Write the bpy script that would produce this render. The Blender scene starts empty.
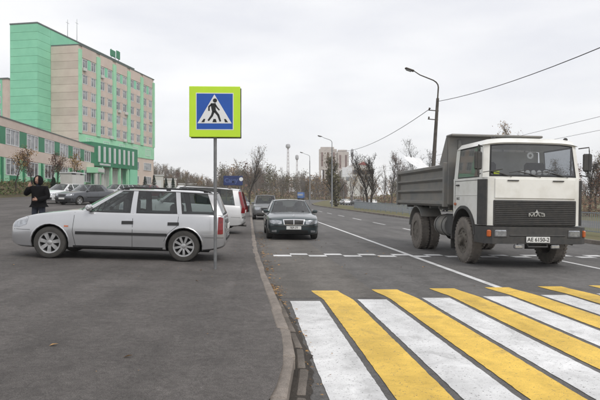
import bpy, bmesh, math, random
from mathutils import Vector, Matrix
from mathutils.bvhtree import BVHTree
R = math.radians
sc = bpy.context.scene
COL = sc.collection
random.seed(7)

# ---------------------------------------------------------------- camera
cam_d = bpy.data.cameras.new('camera'); cam = bpy.data.objects.new('camera', cam_d); COL.objects.link(cam)
cam_d.sensor_width = 36.0; cam_d.lens = 33.6; cam_d.clip_start = 0.05; cam_d.clip_end = 4000
cam.location = (0, 0, 1.5); cam.rotation_euler = (R(90 - 0.31), 0, R(-5.2))
sc.camera = cam

# ---------------------------------------------------------------- world (overcast)
SUN_EL, SUN_AZ = 47, 152           # degrees; azimuth measured from +Y clockwise
w = bpy.data.worlds.new('World'); sc.world = w; w.use_nodes = True
nt = w.node_tree; nt.nodes.clear()
def wn(t): return nt.nodes.new(t)
out = wn('ShaderNodeOutputWorld'); bg = wn('ShaderNodeBackground')
sky = wn('ShaderNodeTexSky'); sky.sky_type = 'NISHITA'; sky.sun_disc = False
sky.sun_elevation = R(SUN_EL); sky.sun_rotation = R(SUN_AZ)
tc = wn('ShaderNodeTexCoord'); mp = wn('ShaderNodeMapping'); mp.inputs['Scale'].default_value = (1.3, 1.3, 5.0)
mp.inputs['Rotation'].default_value = (0.06, 0.0, 0.5)
nz = wn('ShaderNodeTexNoise'); nz.inputs['Scale'].default_value = 2.2; nz.inputs['Detail'].default_value = 6; nz.inputs['Roughness'].default_value = 0.5
rp = wn('ShaderNodeValToRGB'); rp.color_ramp.elements[0].position = 0.30; rp.color_ramp.elements[1].position = 0.72
rp.color_ramp.elements[0].color = (6.3, 6.35, 6.65, 1); rp.color_ramp.elements[1].color = (7.95, 7.9, 7.85, 1)
mx = wn('ShaderNodeMixRGB'); mx.inputs[0].default_value = 0.93
nt.links.new(tc.outputs['Generated'], mp.inputs['Vector']); nt.links.new(mp.outputs[0], nz.inputs['Vector'])
nt.links.new(nz.outputs['Fac'], rp.inputs[0]); nt.links.new(sky.outputs[0], mx.inputs[1]); nt.links.new(rp.outputs[0], mx.inputs[2])
nt.links.new(mx.outputs[0], bg.inputs['Color']); bg.inputs['Strength'].default_value = 0.126
nt.links.new(bg.outputs[0], out.inputs[0])
sun_d = bpy.data.lights.new('sun', 'SUN'); sun_d.energy = 1.3; sun_d.angle = R(25); sun_d.color = (1.0, 0.96, 0.9)
sun = bpy.data.objects.new('sun', sun_d); COL.objects.link(sun)
_a = R(SUN_AZ); _dir = Vector((math.sin(_a)*math.cos(R(SUN_EL)), math.cos(_a)*math.cos(R(SUN_EL)), math.sin(R(SUN_EL))))
sun.rotation_euler = _dir.to_track_quat('Z', 'Y').to_euler(); sun.location = _dir * 60
sc.view_settings.view_transform = 'Standard'; sc.view_settings.look = 'None'; sc.view_settings.gamma = 1.0
sc.view_settings.exposure = 0.2; sc.view_settings.use_curve_mapping = False

# ---------------------------------------------------------------- materials
MATS = {}
def s2l(c):
    return tuple(((x/255)/12.92 if x/255 <= 0.04045 else ((x/255+0.055)/1.055)**2.4) for x in c)
def mat(name, rgb, rough=0.6, metal=0.0, var=0.15, scale=6.0, bump=0.0, bscale=60.0, coat=0.0, spec=0.5, rgb2=None, island=False, detail=5, lo=0.35, hi=0.7, emit=None, objrand=0.0):
    if name in MATS: return MATS[name]
    m = bpy.data.materials.new(name); m.use_nodes = True; n = m.node_tree.nodes; l = m.node_tree.links
    b = n['Principled BSDF']; b.inputs['Roughness'].default_value = rough; b.inputs['Metallic'].default_value = metal
    b.inputs['Specular IOR Level'].default_value = spec
    if coat: b.inputs['Coat Weight'].default_value = coat; b.inputs['Coat Roughness'].default_value = 0.06
    c1 = tuple(rgb); c2 = tuple(rgb2) if rgb2 else tuple(max(0, x*(1-2*var)) for x in rgb)
    tcn = n.new('ShaderNodeTexCoord'); no = n.new('ShaderNodeTexNoise'); no.inputs['Scale'].default_value = scale; no.inputs['Detail'].default_value = detail; no.inputs['Roughness'].default_value = 0.6
    l.new(tcn.outputs['Object'], no.inputs['Vector'])
    rr = n.new('ShaderNodeValToRGB'); rr.color_ramp.elements[0].position = lo; rr.color_ramp.elements[1].position = hi
    rr.color_ramp.elements[0].color = (*c2, 1); rr.color_ramp.elements[1].color = (*c1, 1)
    src = no.outputs['Fac']
    if island:
        g = n.new('ShaderNodeNewGeometry'); src = g.outputs['Random Per Island']
        rr.color_ramp.elements[0].position = 0; rr.color_ramp.elements[1].position = 1
    l.new(src, rr.inputs[0]); cout = rr.outputs[0]
    if objrand:
        oi = n.new('ShaderNodeObjectInfo'); mr = n.new('ShaderNodeMapRange'); mr.inputs['To Min'].default_value = 1-objrand; mr.inputs['To Max'].default_value = 1+objrand
        l.new(oi.outputs['Random'], mr.inputs['Value']); hs = n.new('ShaderNodeHueSaturation'); l.new(mr.outputs[0], hs.inputs['Value']); l.new(cout, hs.inputs['Color']); cout = hs.outputs[0]
    l.new(cout, b.inputs['Base Color'])
    if bump:
        bn = n.new('ShaderNodeTexNoise'); bn.inputs['Scale'].default_value = bscale; bn.inputs['Detail'].default_value = 4
        l.new(tcn.outputs['Object'], bn.inputs['Vector']); bu = n.new('ShaderNodeBump'); bu.inputs['Strength'].default_value = bump; bu.inputs['Distance'].default_value = 0.01
        l.new(bn.outputs['Fac'], bu.inputs['Height']); l.new(bu.outputs[0], b.inputs['Normal'])
    MATS[name] = m
    return m
def layered(name, base, patches, rough=0.85, bump=0.4, speck=0.25, cracks=0.0, tint=None, worn=None, wearlo=0.6, wearhi=0.7, bscale=220):
    """asphalt-like surface: coarse patches x fine grit, thin cracks; worn = colour showing through worn paint"""
    m = bpy.data.materials.new(name); m.use_nodes = True; n = m.node_tree.nodes; l = m.node_tree.links
    b = n['Principled BSDF']; b.inputs['Roughness'].default_value = rough; b.inputs['Specular IOR Level'].default_value = 0.3
    tcn = n.new('ShaderNodeTexCoord'); V = tcn.outputs['Object']
    def noise(s, d=4, r=0.6, dist=0.0):
        q = n.new('ShaderNodeTexNoise'); q.inputs['Scale'].default_value = s; q.inputs['Detail'].default_value = d; q.inputs['Roughness'].default_value = r; q.inputs['Distortion'].default_value = dist
        l.new(V, q.inputs['Vector']); return q.outputs['Fac']
    def ramp(f, stops):
        q = n.new('ShaderNodeValToRGB'); cr = q.color_ramp
        cr.elements[0].position = stops[0][0]; cr.elements[0].color = (*stops[0][1], 1)
        cr.elements[1].position = stops[-1][0]; cr.elements[1].color = (*stops[-1][1], 1)
        for p, c in stops[1:-1]:
            e = cr.elements.new(p); e.color = (*c, 1)
        l.new(f, q.inputs[0]); return q.outputs[0]
    def mixc(bt, f, a, c):
        q = n.new('ShaderNodeMixRGB'); q.blend_type = bt
        if isinstance(f, float): q.inputs[0].default_value = f
        else: l.new(f, q.inputs[0])
        l.new(a, q.inputs[1])
        if isinstance(c, tuple): q.inputs[2].default_value = (*c, 1)
        else: l.new(c, q.inputs[2])
        return q.outputs[0]
    g1 = lambda v: (v, v, v)
    c = ramp(noise(0.45, 5, 0.6), [(0.3, tuple(x*(1-patches) for x in base)), (0.7, tuple(x*(1+patches) for x in base))])
    c = mixc('MULTIPLY', 1.0, c, ramp(noise(2.6, 6, 0.65, 0.6), [(0.3, g1(0.80)), (0.65, g1(1.12))]))
    c = mixc('MULTIPLY', 1.0, c, ramp(noise(17, 4, 0.75), [(0.32, g1(1-speck*0.55)), (0.68, g1(1+speck*0.5))]))
    c = mixc('MULTIPLY', 1.0, c, ramp(noise(130, 2, 0.8), [(0.35, g1(1-speck)), (0.65, g1(1+speck))]))
    mpn = n.new('ShaderNodeMapping'); mpn.inputs['Scale'].default_value = (0.9, 0.10, 1); l.new(V, mpn.inputs['Vector'])
    st = n.new('ShaderNodeTexNoise'); st.inputs['Scale'].default_value = 1.6; st.inputs['Detail'].default_value = 5; l.new(mpn.outputs[0], st.inputs['Vector'])
    c = mixc('MULTIPLY', 1.0, c, ramp(st.outputs['Fac'], [(0.35, g1(0.84)), (0.65, g1(1.10))]))
    if cracks:
        vo = n.new('ShaderNodeTexVoronoi'); vo.feature = 'DISTANCE_TO_EDGE'; vo.inputs['Scale'].default_value = 0.33
        wv = n.new('ShaderNodeMixRGB'); wv.inputs[0].default_value = 0.22; l.new(V, wv.inputs[1])
        wq = n.new('ShaderNodeTexNoise'); wq.inputs['Scale'].default_value = 1.3; wq.inputs['Detail'].default_value = 7; l.new(V, wq.inputs['Vector']); l.new(wq.outputs['Color'], wv.inputs[2]); l.new(wv.outputs[0], vo.inputs['Vector'])
        k = ramp(vo.outputs['Distance'], [(0.0, g1(1-cracks)), (0.008, g1(1.0))])
        c = mixc('MULTIPLY', 1.0, c, k)
    if worn:
        wf = ramp(noise(42, 6, 0.75), [(wearlo, g1(0.0)), (wearhi, g1(1.0))]); c = mixc('MIX', wf, c, worn)
        wf2 = ramp(noise(2.1, 7, 0.7, 1.0), [(0.54, g1(0.0)), (0.82, g1(0.6))]); c = mixc('MIX', wf2, c, worn)
    l.new(c, b.inputs['Base Color'])
    bu = n.new('ShaderNodeBump'); bu.inputs['Strength'].default_value = bump; bu.inputs['Distance'].default_value = 0.006
    l.new(noise(bscale, 3, 0.7), bu.inputs['Height']); l.new(bu.outputs[0], b.inputs['Normal'])
    MATS[name] = m
    return m
def glassmat(name, tint, refl=0.06, rough=0.02):
    m = bpy.data.materials.new(name); m.use_nodes = True; n = m.node_tree.nodes; l = m.node_tree.links
    n.remove(n['Principled BSDF']); o = n['Material Output']
    t = n.new('ShaderNodeBsdfTransparent'); t.inputs[0].default_value = (*tint, 1)
    g = n.new('ShaderNodeBsdfGlossy'); g.inputs['Roughness'].default_value = rough
    f = n.new('ShaderNodeMath'); f.operation = 'POWER'; lw = n.new('ShaderNodeLayerWeight'); lw.inputs[0].default_value = 0.5; f.inputs[1].default_value = 4.0; l.new(lw.outputs['Facing'], f.inputs[0])
    ad = n.new('ShaderNodeMath'); ad.operation = 'ADD'; ad.inputs[1].default_value = refl; l.new(f.outputs[0], ad.inputs[0])
    x = n.new('ShaderNodeMixShader'); l.new(ad.outputs[0], x.inputs[0]); l.new(t.outputs[0], x.inputs[1]); l.new(g.outputs[0], x.inputs[2]); l.new(x.outputs[0], o.inputs['Surface'])
    MATS[name] = m
    return m
ASPH = (0.105, 0.098, 0.092)
M_road = layered('road_asphalt', (0.122, 0.117, 0.113), 0.16, cracks=0.12, speck=0.38)
M_lane = layered('parking_lane_asphalt', (0.135, 0.125, 0.114), 0.2, speck=0.38, cracks=0.3)
M_lot = layered('lot_asphalt', (0.106, 0.097, 0.092), 0.20, cracks=0.10, bump=0.8, speck=0.42)
M_white = layered('white_road_paint', (0.66, 0.66, 0.66), 0.08, rough=0.75, bump=0.3, speck=0.07, worn=ASPH, wearlo=0.595, wearhi=0.63)
M_yellow = layered('yellow_road_paint', (0.72, 0.48, 0.095), 0.09, rough=0.7, bump=0.3, speck=0.08, worn=ASPH, wearlo=0.595, wearhi=0.63)
M_kerb = layered('kerb_concrete', (0.235, 0.205, 0.18), 0.2, rough=0.9, bump=0.6, speck=0.25, bscale=90)
M_dirt = layered('gutter_dirt', (0.055, 0.048, 0.041), 0.4, rough=0.95, bump=1.0, speck=0.4, bscale=60)
M_slab = layered('gutter_slab_concrete', (0.15, 0.132, 0.115), 0.3, rough=0.9, bump=0.8, speck=0.3, bscale=80)
M_grass = mat('verge_grass', (0.10, 0.115, 0.035), 0.95, var=0.3, scale=1.2, bump=0.8, bscale=25, rgb2=(0.13, 0.10, 0.05))
M_bank = mat('bank_soil', (0.085, 0.10, 0.04), 0.95, scale=2.0, bump=0.8, bscale=20, rgb2=(0.09, 0.06, 0.035))
M_rubber = mat('tyre_rubber', (0.035, 0.034, 0.033), 0.85, scale=10, bump=0.2, rgb2=(0.06, 0.056, 0.05))
M_black = mat('black_plastic', (0.022, 0.022, 0.023), 0.45)
M_seal = mat('window_seal', (0.012, 0.012, 0.012), 0.5)
M_well = mat('wheel_well_dark', (0.012, 0.012, 0.012), 0.95)
M_int = mat('cabin_trim', (0.035, 0.036, 0.038), 0.8)
M_seat = mat('seat_cloth', (0.06, 0.06, 0.065), 0.95)
M_rim = mat('alloy_rim', (0.55, 0.55, 0.55), 0.35, 0.75, var=0.2, scale=8)
M_steel = mat('dusty_steel', (0.18, 0.175, 0.165), 0.7, 0.3, var=0.3)
M_chrome = mat('chrome', (0.75, 0.75, 0.76), 0.12, 1.0, var=0.02)
M_lamp = mat('headlamp_glass', (0.50, 0.52, 0.55), 0.10, 0.6, var=0.22, scale=14, coat=1.0)
M_red = mat('red_lamp', (0.24, 0.008, 0.012), 0.25, coat=0.4, var=0.2, scale=25)
M_amber = mat('amber_lamp', (0.55, 0.12, 0.02), 0.2, coat=1.0)
M_plate = mat('number_plate', (0.72, 0.72, 0.7), 0.5, var=0.05)
M_ink = mat('black_lettering', (0.012, 0.012, 0.012), 0.6)
G_car = glassmat('car_glass', (0.50, 0.55, 0.54), 0.07)
G_truck = glassmat('truck_glass', (0.58, 0.60, 0.62), 0.10)
PAINT = {
 'silver': mat('silver_paint', (0.50, 0.505, 0.52), 0.30, 0.65, var=0.03, scale=3, coat=1.0),
 'pearl': mat('pearl_paint', (0.66, 0.66, 0.665), 0.4, 0.3, var=0.02, scale=3, coat=0.6),
 'darkgreen': mat('dark_green_paint', (0.045, 0.066, 0.072), 0.32, 0.55, var=0.1, scale=3, coat=1.0),
 'white': mat('white_paint_car', (0.72, 0.73, 0.74), 0.35, 0.0, var=0.02, coat=0.5),
 'graphite': mat('graphite_paint', (0.10, 0.105, 0.115), 0.35, 0.5, var=0.05, coat=0.6),
 'blackcar': mat('black_paint_car', (0.02, 0.021, 0.024), 0.3, 0.2, var=0.05, coat=0.8),
 'blue': mat('blue_paint_car', (0.06, 0.16, 0.42), 0.4, 0.1, var=0.05, coat=0.5),
 'greymetal': mat('grey_paint_car', (0.20, 0.205, 0.21), 0.35, 0.5, var=0.05, coat=0.6),
 'red': mat('maroon_paint_car', (0.17, 0.02, 0.03), 0.35, 0.2, var=0.05, coat=0.6),
}

# ---------------------------------------------------------------- mesh helpers
class MB:
    def __init__(s): s.v = []; s.f = []; s.m = []
    def add(s, vs, fs, mi=0):
        o = len(s.v); s.v += [Vector(p) for p in vs]; s.f += [tuple(i+o for i in f) for f in fs]; s.m += [mi]*len(fs); return o
    def xf(s, o, M):
        for i in range(o, len(s.v)): s.v[i] = M @ s.v[i]
    def box(s, c, d, mi=0, b=0.0, M=None):
        o = len(s.v); h = [x/2 for x in d]
        if b <= 0:
            vs = [(x, y, z) for x in (-h[0], h[0]) for y in (-h[1], h[1]) for z in (-h[2], h[2])]
            fs = [(0,1,3,2), (4,6,7,5), (0,4,5,1), (2,3,7,6), (0,2,6,4), (1,5,7,3)]
        else:
            b = min(b, min(h)*0.9); vs = []; ix = {}
            for sx in (-1, 1):
                for sy in (-1, 1):
                    for sz in (-1, 1):
                        sg = (sx, sy, sz)
                        for a in range(3):
                            ix[(sg, a)] = len(vs); vs.append([sg[k]*(h[k] if k == a else h[k]-b) for k in range(3)])
            fs = []
            for a in range(3):
                q, r = [k for k in range(3) if k != a]
                for sg in (-1, 1):
                    loop = []
                    for (u, t) in ((-1,-1), (1,-1), (1,1), (-1,1)):
                        k = [0,0,0]; k[a] = sg; k[q] = u; k[r] = t; loop.append(ix[(tuple(k), a)])
                    fs.append(tuple(loop))
                for u in (-1, 1):
                    for t in (-1, 1):
                        k0 = [0,0,0]; k0[a] = -1; k0[q] = u; k0[r] = t; k1 = list(k0); k1[a] = 1; k0 = tuple(k0); k1 = tuple(k1)
                        fs.append((ix[(k0, q)], ix[(k1, q)], ix[(k1, r)], ix[(k0, r)]))
            for sg in [(x, y, z) for x in (-1, 1) for y in (-1, 1) for z in (-1, 1)]:
                fs.append(tuple(ix[(sg, a)] for a in range(3)))
        s.add(vs, fs, mi)
        if M is not None: s.xf(o, M)
        s.xf(o, Matrix.Translation(c)); return s
    def tube(s, pts, r, n=8, mi=0, cap=True):
        pts = [Vector(p) for p in pts]; rs = r if isinstance(r, (list, tuple)) else [r]*len(pts)
        o = len(s.v); vs = []; fs = []; up = None
        for i, p in enumerate(pts):
            t = (pts[min(i+1, len(pts)-1)] - pts[max(i-1, 0)]).normalized()
            if up is None:
                up = Vector((0, 0, 1)) if abs(t.z) < 0.9 else Vector((1, 0, 0))
            a = t.cross(up).normalized(); bb = a.cross(t).normalized(); up = bb
            for k in range(n):
                an = 2*math.pi*k/n; vs.append(p + (a*math.cos(an) + bb*math.sin(an))*rs[i])
        for i in range(len(pts)-1):
            for k in range(n):
                k2 = (k+1) % n; fs.append((i*n+k, i*n+k2, (i+1)*n+k2, (i+1)*n+k))
        if cap:
            fs.append(tuple(range(n))[::-1]); fs.append(tuple((len(pts)-1)*n+k for k in range(n)))
        s.add(vs, fs, mi); return s
    def lathe(s, prof, n=24, axis='z', c=(0, 0, 0), mi=0, closed=False):
        o = len(s.v); vs = []; fs = []
        for (r, h) in prof:
            for k in range(n):
                a = 2*math.pi*k/n; x, y = r*math.cos(a), r*math.sin(a)
                vs.append((x, y, h) if axis == 'z' else ((x, h, y) if axis == 'y' else (h, x, y)))
        m = len(prof)
        for i in range(m if closed else m-1):
            j = (i+1) % m
            for k in range(n):
                k2 = (k+1) % n; fs.append((i*n+k, i*n+k2, j*n+k2, j*n+k))
        if not closed:
            fs.append(tuple(range(n))[::-1]); fs.append(tuple((m-1)*n+k for k in range(n)))
        s.add([Vector(p)+Vector(c) for p in vs], fs, mi); return s
    def prism(s, poly, a, b, axis='y', mi=0):
        """poly: 2D points; axis y -> (x,z), x -> (y,z), z -> (x,y)"""
        def P(p, h): return (p[0], h, p[1]) if axis == 'y' else ((h, p[0], p[1]) if axis == 'x' else (p[0], p[1], h))
        n = len(poly); vs = [P(p, a) for p in poly] + [P(p, b) for p in poly]
        fs = [tuple(range(n))[::-1], tuple(range(n, 2*n))] + [(k, (k+1) % n, n+(k+1) % n, n+k) for k in range(n)]
        s.add(vs, fs, mi); return s
    def grid(s, fn, nu, nv, mi=0):
        vs = [fn(i/nu, j/nv) for i in range(nu+1) for j in range(nv+1)]
        fs = [(i*(nv+1)+j, (i+1)*(nv+1)+j, (i+1)*(nv+1)+j+1, i*(nv+1)+j+1) for i in range(nu) for j in range(nv)]
        s.add(vs, fs, mi); return s
    def mesh(s, name, mats, smooth=None, recalc=True):
        me = bpy.data.meshes.new(name); me.from_pydata(s.v, [], s.f)
        for m in (mats if isinstance(mats, (list, tuple)) else [mats]): me.materials.append(m)
        me.polygons.foreach_set('material_index', s.m)
        if recalc:
            b = bmesh.new(); b.from_mesh(me); bmesh.ops.remove_doubles(b, verts=b.verts, dist=1e-5); bmesh.ops.recalc_face_normals(b, faces=b.faces); b.to_mesh(me); b.free()
        if smooth is not None:
            me.polygons.foreach_set('use_smooth', [True]*len(me.polygons)); me.set_sharp_from_angle(angle=R(smooth))
        me.update(); return me
    def build(s, name, mats, parent=None, smooth=None, recalc=True, loc=None):
        return link(name, s.mesh(name, mats, smooth, recalc), parent, loc)
def link(name, me, parent=None, loc=None):
    o = bpy.data.objects.new(name, me); COL.objects.link(o)
    if parent is not None: o.parent = parent
    if loc is not None: o.location = loc
    return o
def tag(o, label=None, cat=None, group=None, kind=None):
    if label: o['label'] = label
    if cat: o['category'] = cat
    if group: o['group'] = group
    if kind: o['kind'] = kind
    return o
def empty(name, loc=(0, 0, 0), rz=0.0, label=None, cat=None, group=None, kind=None):
    o = bpy.data.objects.new(name, None); COL.objects.link(o); o.location = loc; o.rotation_euler = (0, 0, rz); o.empty_display_size = 0.2
    return tag(o, label, cat, group, kind)
def copy_tree(o, parent=None):
    c = o.copy(); COL.objects.link(c); c.parent = parent
    for ch in list(o.children): copy_tree(ch, c)
    return c
def text_mesh(txt, size, depth=0.002, bold=0.0):
    cu = bpy.data.curves.new('txt', 'FONT'); cu.body = txt; cu.size = size; cu.extrude = depth; cu.align_x = 'CENTER'; cu.align_y = 'CENTER'; cu.offset = bold; cu.resolution_u = 3
    t = bpy.data.objects.new('txt', cu); COL.objects.link(t); dg = bpy.context.evaluated_depsgraph_get()
    me = bpy.data.meshes.new_from_object(t.evaluated_get(dg)); bpy.data.objects.remove(t); bpy.data.curves.remove(cu); return me
def text_obj(name, txt, size, m, parent, M, depth=0.002, bold=0.0, sx=1.0):
    me = text_mesh(txt, size, depth, bold); me.transform(Matrix.Diagonal((sx, 1, 1, 1))); me.transform(M); me.materials.clear(); me.materials.append(m)
    for p in me.polygons: p.material_index = 0
    return link(name, me, parent)
def sstep(t): t = max(0.0, min(1.0, t)); return t*t*(3-2*t)

# ---------------------------------------------------------------- terrain heights
KX = 0.20                                   # kerb face
KTAB = [(-12, -6.0), (0.6, -1.2), (1.6, -0.62), (2.5, -0.16), (3.2, 0.10), (3.9, 0.28), (4.6, 0.385), (5.4, 0.42), (7.0, 0.385), (9.5, 0.30), (14, 0.22), (20, 0.20), (300, 0.20)]
def kface(y):
    for a, c in zip(KTAB, KTAB[1:]):
        if y <= c[0]: return a[1]+(c[1]-a[1])*(y-a[0])/(c[0]-a[0])
    return 0.2
def bend(y): return 0.0 if y < 90 else (y-90)**2/700.0
def zroad(x, y): return -0.015*(x-KX)
def zlot(x, y):
    a = max(0.0, -x); k = sstep(a/8.0)
    return 0.15 + 0.035*min(a, 6) + 0.012*max(0, min(a-6, 20)) + 0.0205*max(0.0, min(y-13, 60))*k
def hill(x, y):
    return 8.5*sstep((y-120)/130.0)*sstep((-6-x)/34.0) + 3.0*sstep((y-330)/300.0)

# ---------------------------------------------------------------- ground, road, lot
def build_ground():
    xs = [-900, -500, -300, -200, -140, -100, -75, -60, -50, -42, -36, -31, -27, -24, -20, -14, -8, -4, -1, 0.6, 6, 13, 16, 20, 26, 34, 44, 56, 72, 95, 130, 180, 260, 400, 650, 1000]
    ys = [-60, -30, -12, 0, 10, 20, 30, 42, 55, 70, 85, 100, 115, 130, 150, 170, 195, 220, 250, 285, 325, 370, 430, 520, 650, 850, 1200, 1800]
    def h(x, y):
        xr = x - bend(min(max(y, 0), 260))
        if xr < 0.3:
            z = zlot(xr, min(y, 100)) - 0.12
        elif xr < 14: z = zroad(xr, y) - 0.14
        else: z = -0.27 - 0.02*min(xr-14, 10) 
        return z + hill(x, y)
    vs = [(x, y, h(x, y)) for x in xs for y in ys]; n = len(ys)
    fs = [(i*n+j, (i+1)*n+j, (i+1)*n+j+1, i*n+j+1) for i in range(len(xs)-1) for j in range(n-1)]
    m = MB(); m.add(vs, fs); return tag(m.build('ground', M_grass, smooth=60), kind='structure'), h
ground, gh = build_ground()
def strip(name, x0, x1, m, dz, y0=-12, y1=205, zf=zroad, nx=1, kind='structure', step=8):
    b = MB(); ys = []; y = y0
    while y < y1: ys.append(y); y += step
    ys.append(y1)
    vs = [(x0+(x1-x0)*i/nx + bend(y), y, zf(x0+(x1-x0)*i/nx, y)+dz + max(0, (y-150)*0.01)) for y in ys for i in range(nx+1)]; q = nx+1
    b.add(vs, [(j*q+i, j*q+i+1, (j+1)*q+i+1, (j+1)*q+i) for j in range(len(ys)-1) for i in range(nx)])
    return tag(b.build(name, m, smooth=60), kind=kind)
road = strip('road', -3.0, 12.3, M_road, 0.0, nx=2)
strip('parking_lane', KX+0.12, 2.0, M_lane, 0.003, y0=8.3, y1=120)
def lot_sheet():
    b = MB(); ys = [-12+0.5*k for k in range(72)] + [24+4*k for k in range(20)]; nx = 30; q = nx+1
    vs = []
    for y in ys:
        e = kface(y)-0.10
        for i in range(q):
            x = -24 + (e+24)*(i/nx); vs.append((x, y, zlot(x, y)))
    b.add(vs, [(j*q+i, j*q+i+1, (j+1)*q+i+1, (j+1)*q+i) for j in range(len(ys)-1) for i in range(nx)])
    return tag(b.build('parking_lot', M_lot, smooth=60), kind='structure')
lot = lot_sheet()
strip('median', 12.4, 18.5, M_grass, 0.10)
strip('far_carriageway', 18.6, 29.0, M_road, -0.05)

# markings ---------------------------------------------------------------
def sheet(x0, x1, y0, y1, name, m, parent, dz=0.004, zf=zroad, kink=0.0, n=1):
    b = MB(); ys = [y0+(y1-y0)*k/n for k in range(n+1)]
    def sh(y): return -kink*sstep((y-(y1-0.9))/0.9)
    vs = []
    jit = 0.004 if n > 10 else 0.0
    for y in ys:
        for x in (x0, x1):
            q = x+sh(y)+bend(y)+random.uniform(-jit, jit)
            vs.append((q, y, zf(q-bend(y), y)+dz))
    b.add(vs, [(2*k, 2*k+1, 2*k+3, 2*k+2) for k in range(n)])
    return b.build(name, m, parent)
cross = empty('pedestrian_crossing', kind='structure')
for k in range(12):
    xw = 0.60 + 1.01*k
    if xw+0.4 < 12.0:
        sheet(xw-0.01, xw+0.425, 2.2, 8.05+0.12*k, 'white_stripe', M_white, cross, 0.005, n=90)
    if xw+0.5+0.4 < 12.0:
        sheet(xw+0.495, xw+0.93, 2.3, 8.95+0.11*k, 'yellow_stripe', M_yellow, cross, 0.006, kink=0.10, n=100)
stop = empty('staggered_line', kind='structure')
x = 0.62; k = 0
while x < 11.8:
    yy = 14.15 + (0.38 if k % 2 else 0.0)
    sheet(x, x+0.46, yy, yy+0.36, 'white_block', M_white, stop, 0.008); x += 0.455; k += 1
lanes = empty('lane_markings', kind='structure')
sheet(4.22, 4.35, 8.9, 150, 'edge_line', M_white, lanes, 0.005, n=20)
y = 9.2
while y < 120:
    sheet(7.78, 7.91, y, y+ (5.6 if y < 16 else 3.2), 'lane_dash', M_white, lanes, 0.005); y += 7.0 if y > 16 else 8.6

# kerbs ------------------------------------------------------------------
kerb = empty('kerb', kind='structure')
def kerb_mesh(L):
    m = MB(); m.box((0, 0, 0), (0.13, L, 0.30), b=0.016); return m.mesh('kerb_stone', M_kerb, smooth=30)
km = kerb_mesh(0.985)
random.seed(3)
y = 0.9; k = 0
while y < 37.8:
    y2 = y+0.97; xa, xb = kface(y), kface(y2); a = math.atan2(xb-xa, y2-y); ln = math.hypot(xb-xa, y2-y); ym = (y+y2)/2
    o = link('kerb_stone', km, kerb, ((xa+xb)/2-0.065*math.cos(a)+random.uniform(-0.010, 0.010), ym, zlot(0, ym)-0.147+random.uniform(-0.010, 0.008)-(0.02 if y < 4 else 0)))
    o.rotation_euler = (R(random.uniform(-0.3, 0.3)), R(random.uniform(-1.5, 1.5)), -a+R(random.uniform(-0.5, 0.5))); o.scale = (1, ln/0.985*0.99, 1); y = y2
b = MB()
yy = 38.2
while yy < 200:
    b.add([(x+bend(q), q, z) for q in (yy, yy+6) for (x, z) in ((KX-0.145, -0.05), (KX-0.145, 0.148), (KX, 0.148), (KX, -0.05))], [(0, 1, 5, 4), (1, 2, 6, 5), (2, 3, 7, 6)]); yy += 6
b.build('far_run', M_kerb, kerb)
mk = empty('median_kerb', kind='structure')
for k in range(34):
    y = 16.5 + k*1.0
    o = link('kerb_stone', km, mk, (12.28+random.uniform(-0.012, 0.012), y, -0.19+random.uniform(-0.01, 0.01))); o.rotation_euler = (0, R(random.uniform(-2, 2)), R(random.uniform(-0.5, 0.5)))
b = MB()
for (y0, y1) in ((-12, 16.0), (50.2, 90), (90, 110), (110, 140), (140, 180), (180, 204)):
    b.add([(x+bend(q), q, z + max(0, (q-150)*0.01)) for q in (y0, y1) for (x, z) in ((12.2, -0.25), (12.2, -0.045), (12.36, -0.045), (12.36, -0.25))], [(0, 1, 5, 4), (1, 2, 6, 5), (2, 3, 7, 6)])
b.build('far_run', M_kerb, mk)
# dirty broken gutter slabs beside the near kerb
gut = empty('gutter', kind='structure')
b = MB(); ys = [2.0+0.12*k for k in range(55)]
random.seed(12)
vs = []
for y in ys:
    c = kface(y)+0.09; wv = 0.055*min(1, (8.6-y)/2.0) + random.uniform(-0.015, 0.03)
    vs += [(c-0.16, y, 0.007), (c-0.05, y, 0.022+random.uniform(-0.006, 0.006)), (c+wv*0.6, y, 0.016), (c+wv+random.uniform(-0.015, 0.02), y, 0.004)]
b.add(vs, [(4*j+i, 4*j+i+1, 4*j+i+5, 4*j+i+4) for j in range(len(ys)-1) for i in range(3)])
b.build('dirt_band', M_dirt, gut, smooth=50)
for (y, L) in ((7.75, 0.5), (7.15, 0.6), (6.45, 0.68), (5.75, 0.6), (5.1, 0.58), (4.45, 0.6), (3.8, 0.6)):
    a = math.atan2(kface(y+0.3)-kface(y-0.3), 0.6)
    m = MB(); m.box((0, 0, 0), (0.085, L, 0.07), b=0.016); o = m.build('gutter_slab', M_slab, gut, smooth=30, loc=(kface(y)+0.060, y, random.uniform(-0.008, 0.004))); o.rotation_euler = (R(random.uniform(-1, 1)), R(random.uniform(1, 5)), -a+R(random.uniform(-1.5, 1.5)))
# fallen leaves
M_leaf = mat('dry_leaf', (0.46, 0.27, 0.10), 0.8, rgb2=(0.16, 0.085, 0.04), island=True)
b = MB(); random.seed(21)
def leaf(x, y, z, s):
    a = random.uniform(0, 6.28); t = random.uniform(-0.5, 0.5); o = len(b.v)
    b.add([(-s, 0, 0), (-0.2*s, 0.45*s, 0.25*s), (s, 0.05*s, 0.1*s), (-0.1*s, -0.5*s, 0.2*s)], [(0, 1, 2), (0, 2, 3)])
    b.xf(o, Matrix.Translation((x, y, z)) @ Matrix.Rotation(a, 4, 'Z') @ Matrix.Rotation(t, 4, 'X'))
for i in range(320):
    y = random.choice([random.uniform(8.4, 9.6), random.uniform(4, 9), random.uniform(9, 15), random.uniform(14, 24)])
    x = kface(y)+0.06 + abs(random.gauss(0, 0.09 + (0.12 if y > 12 else 0)))
    leaf(x, y, zroad(x, y)+0.018, random.uniform(0.014, 0.032) if y < 10 else random.uniform(0.02, 0.045))
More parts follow.
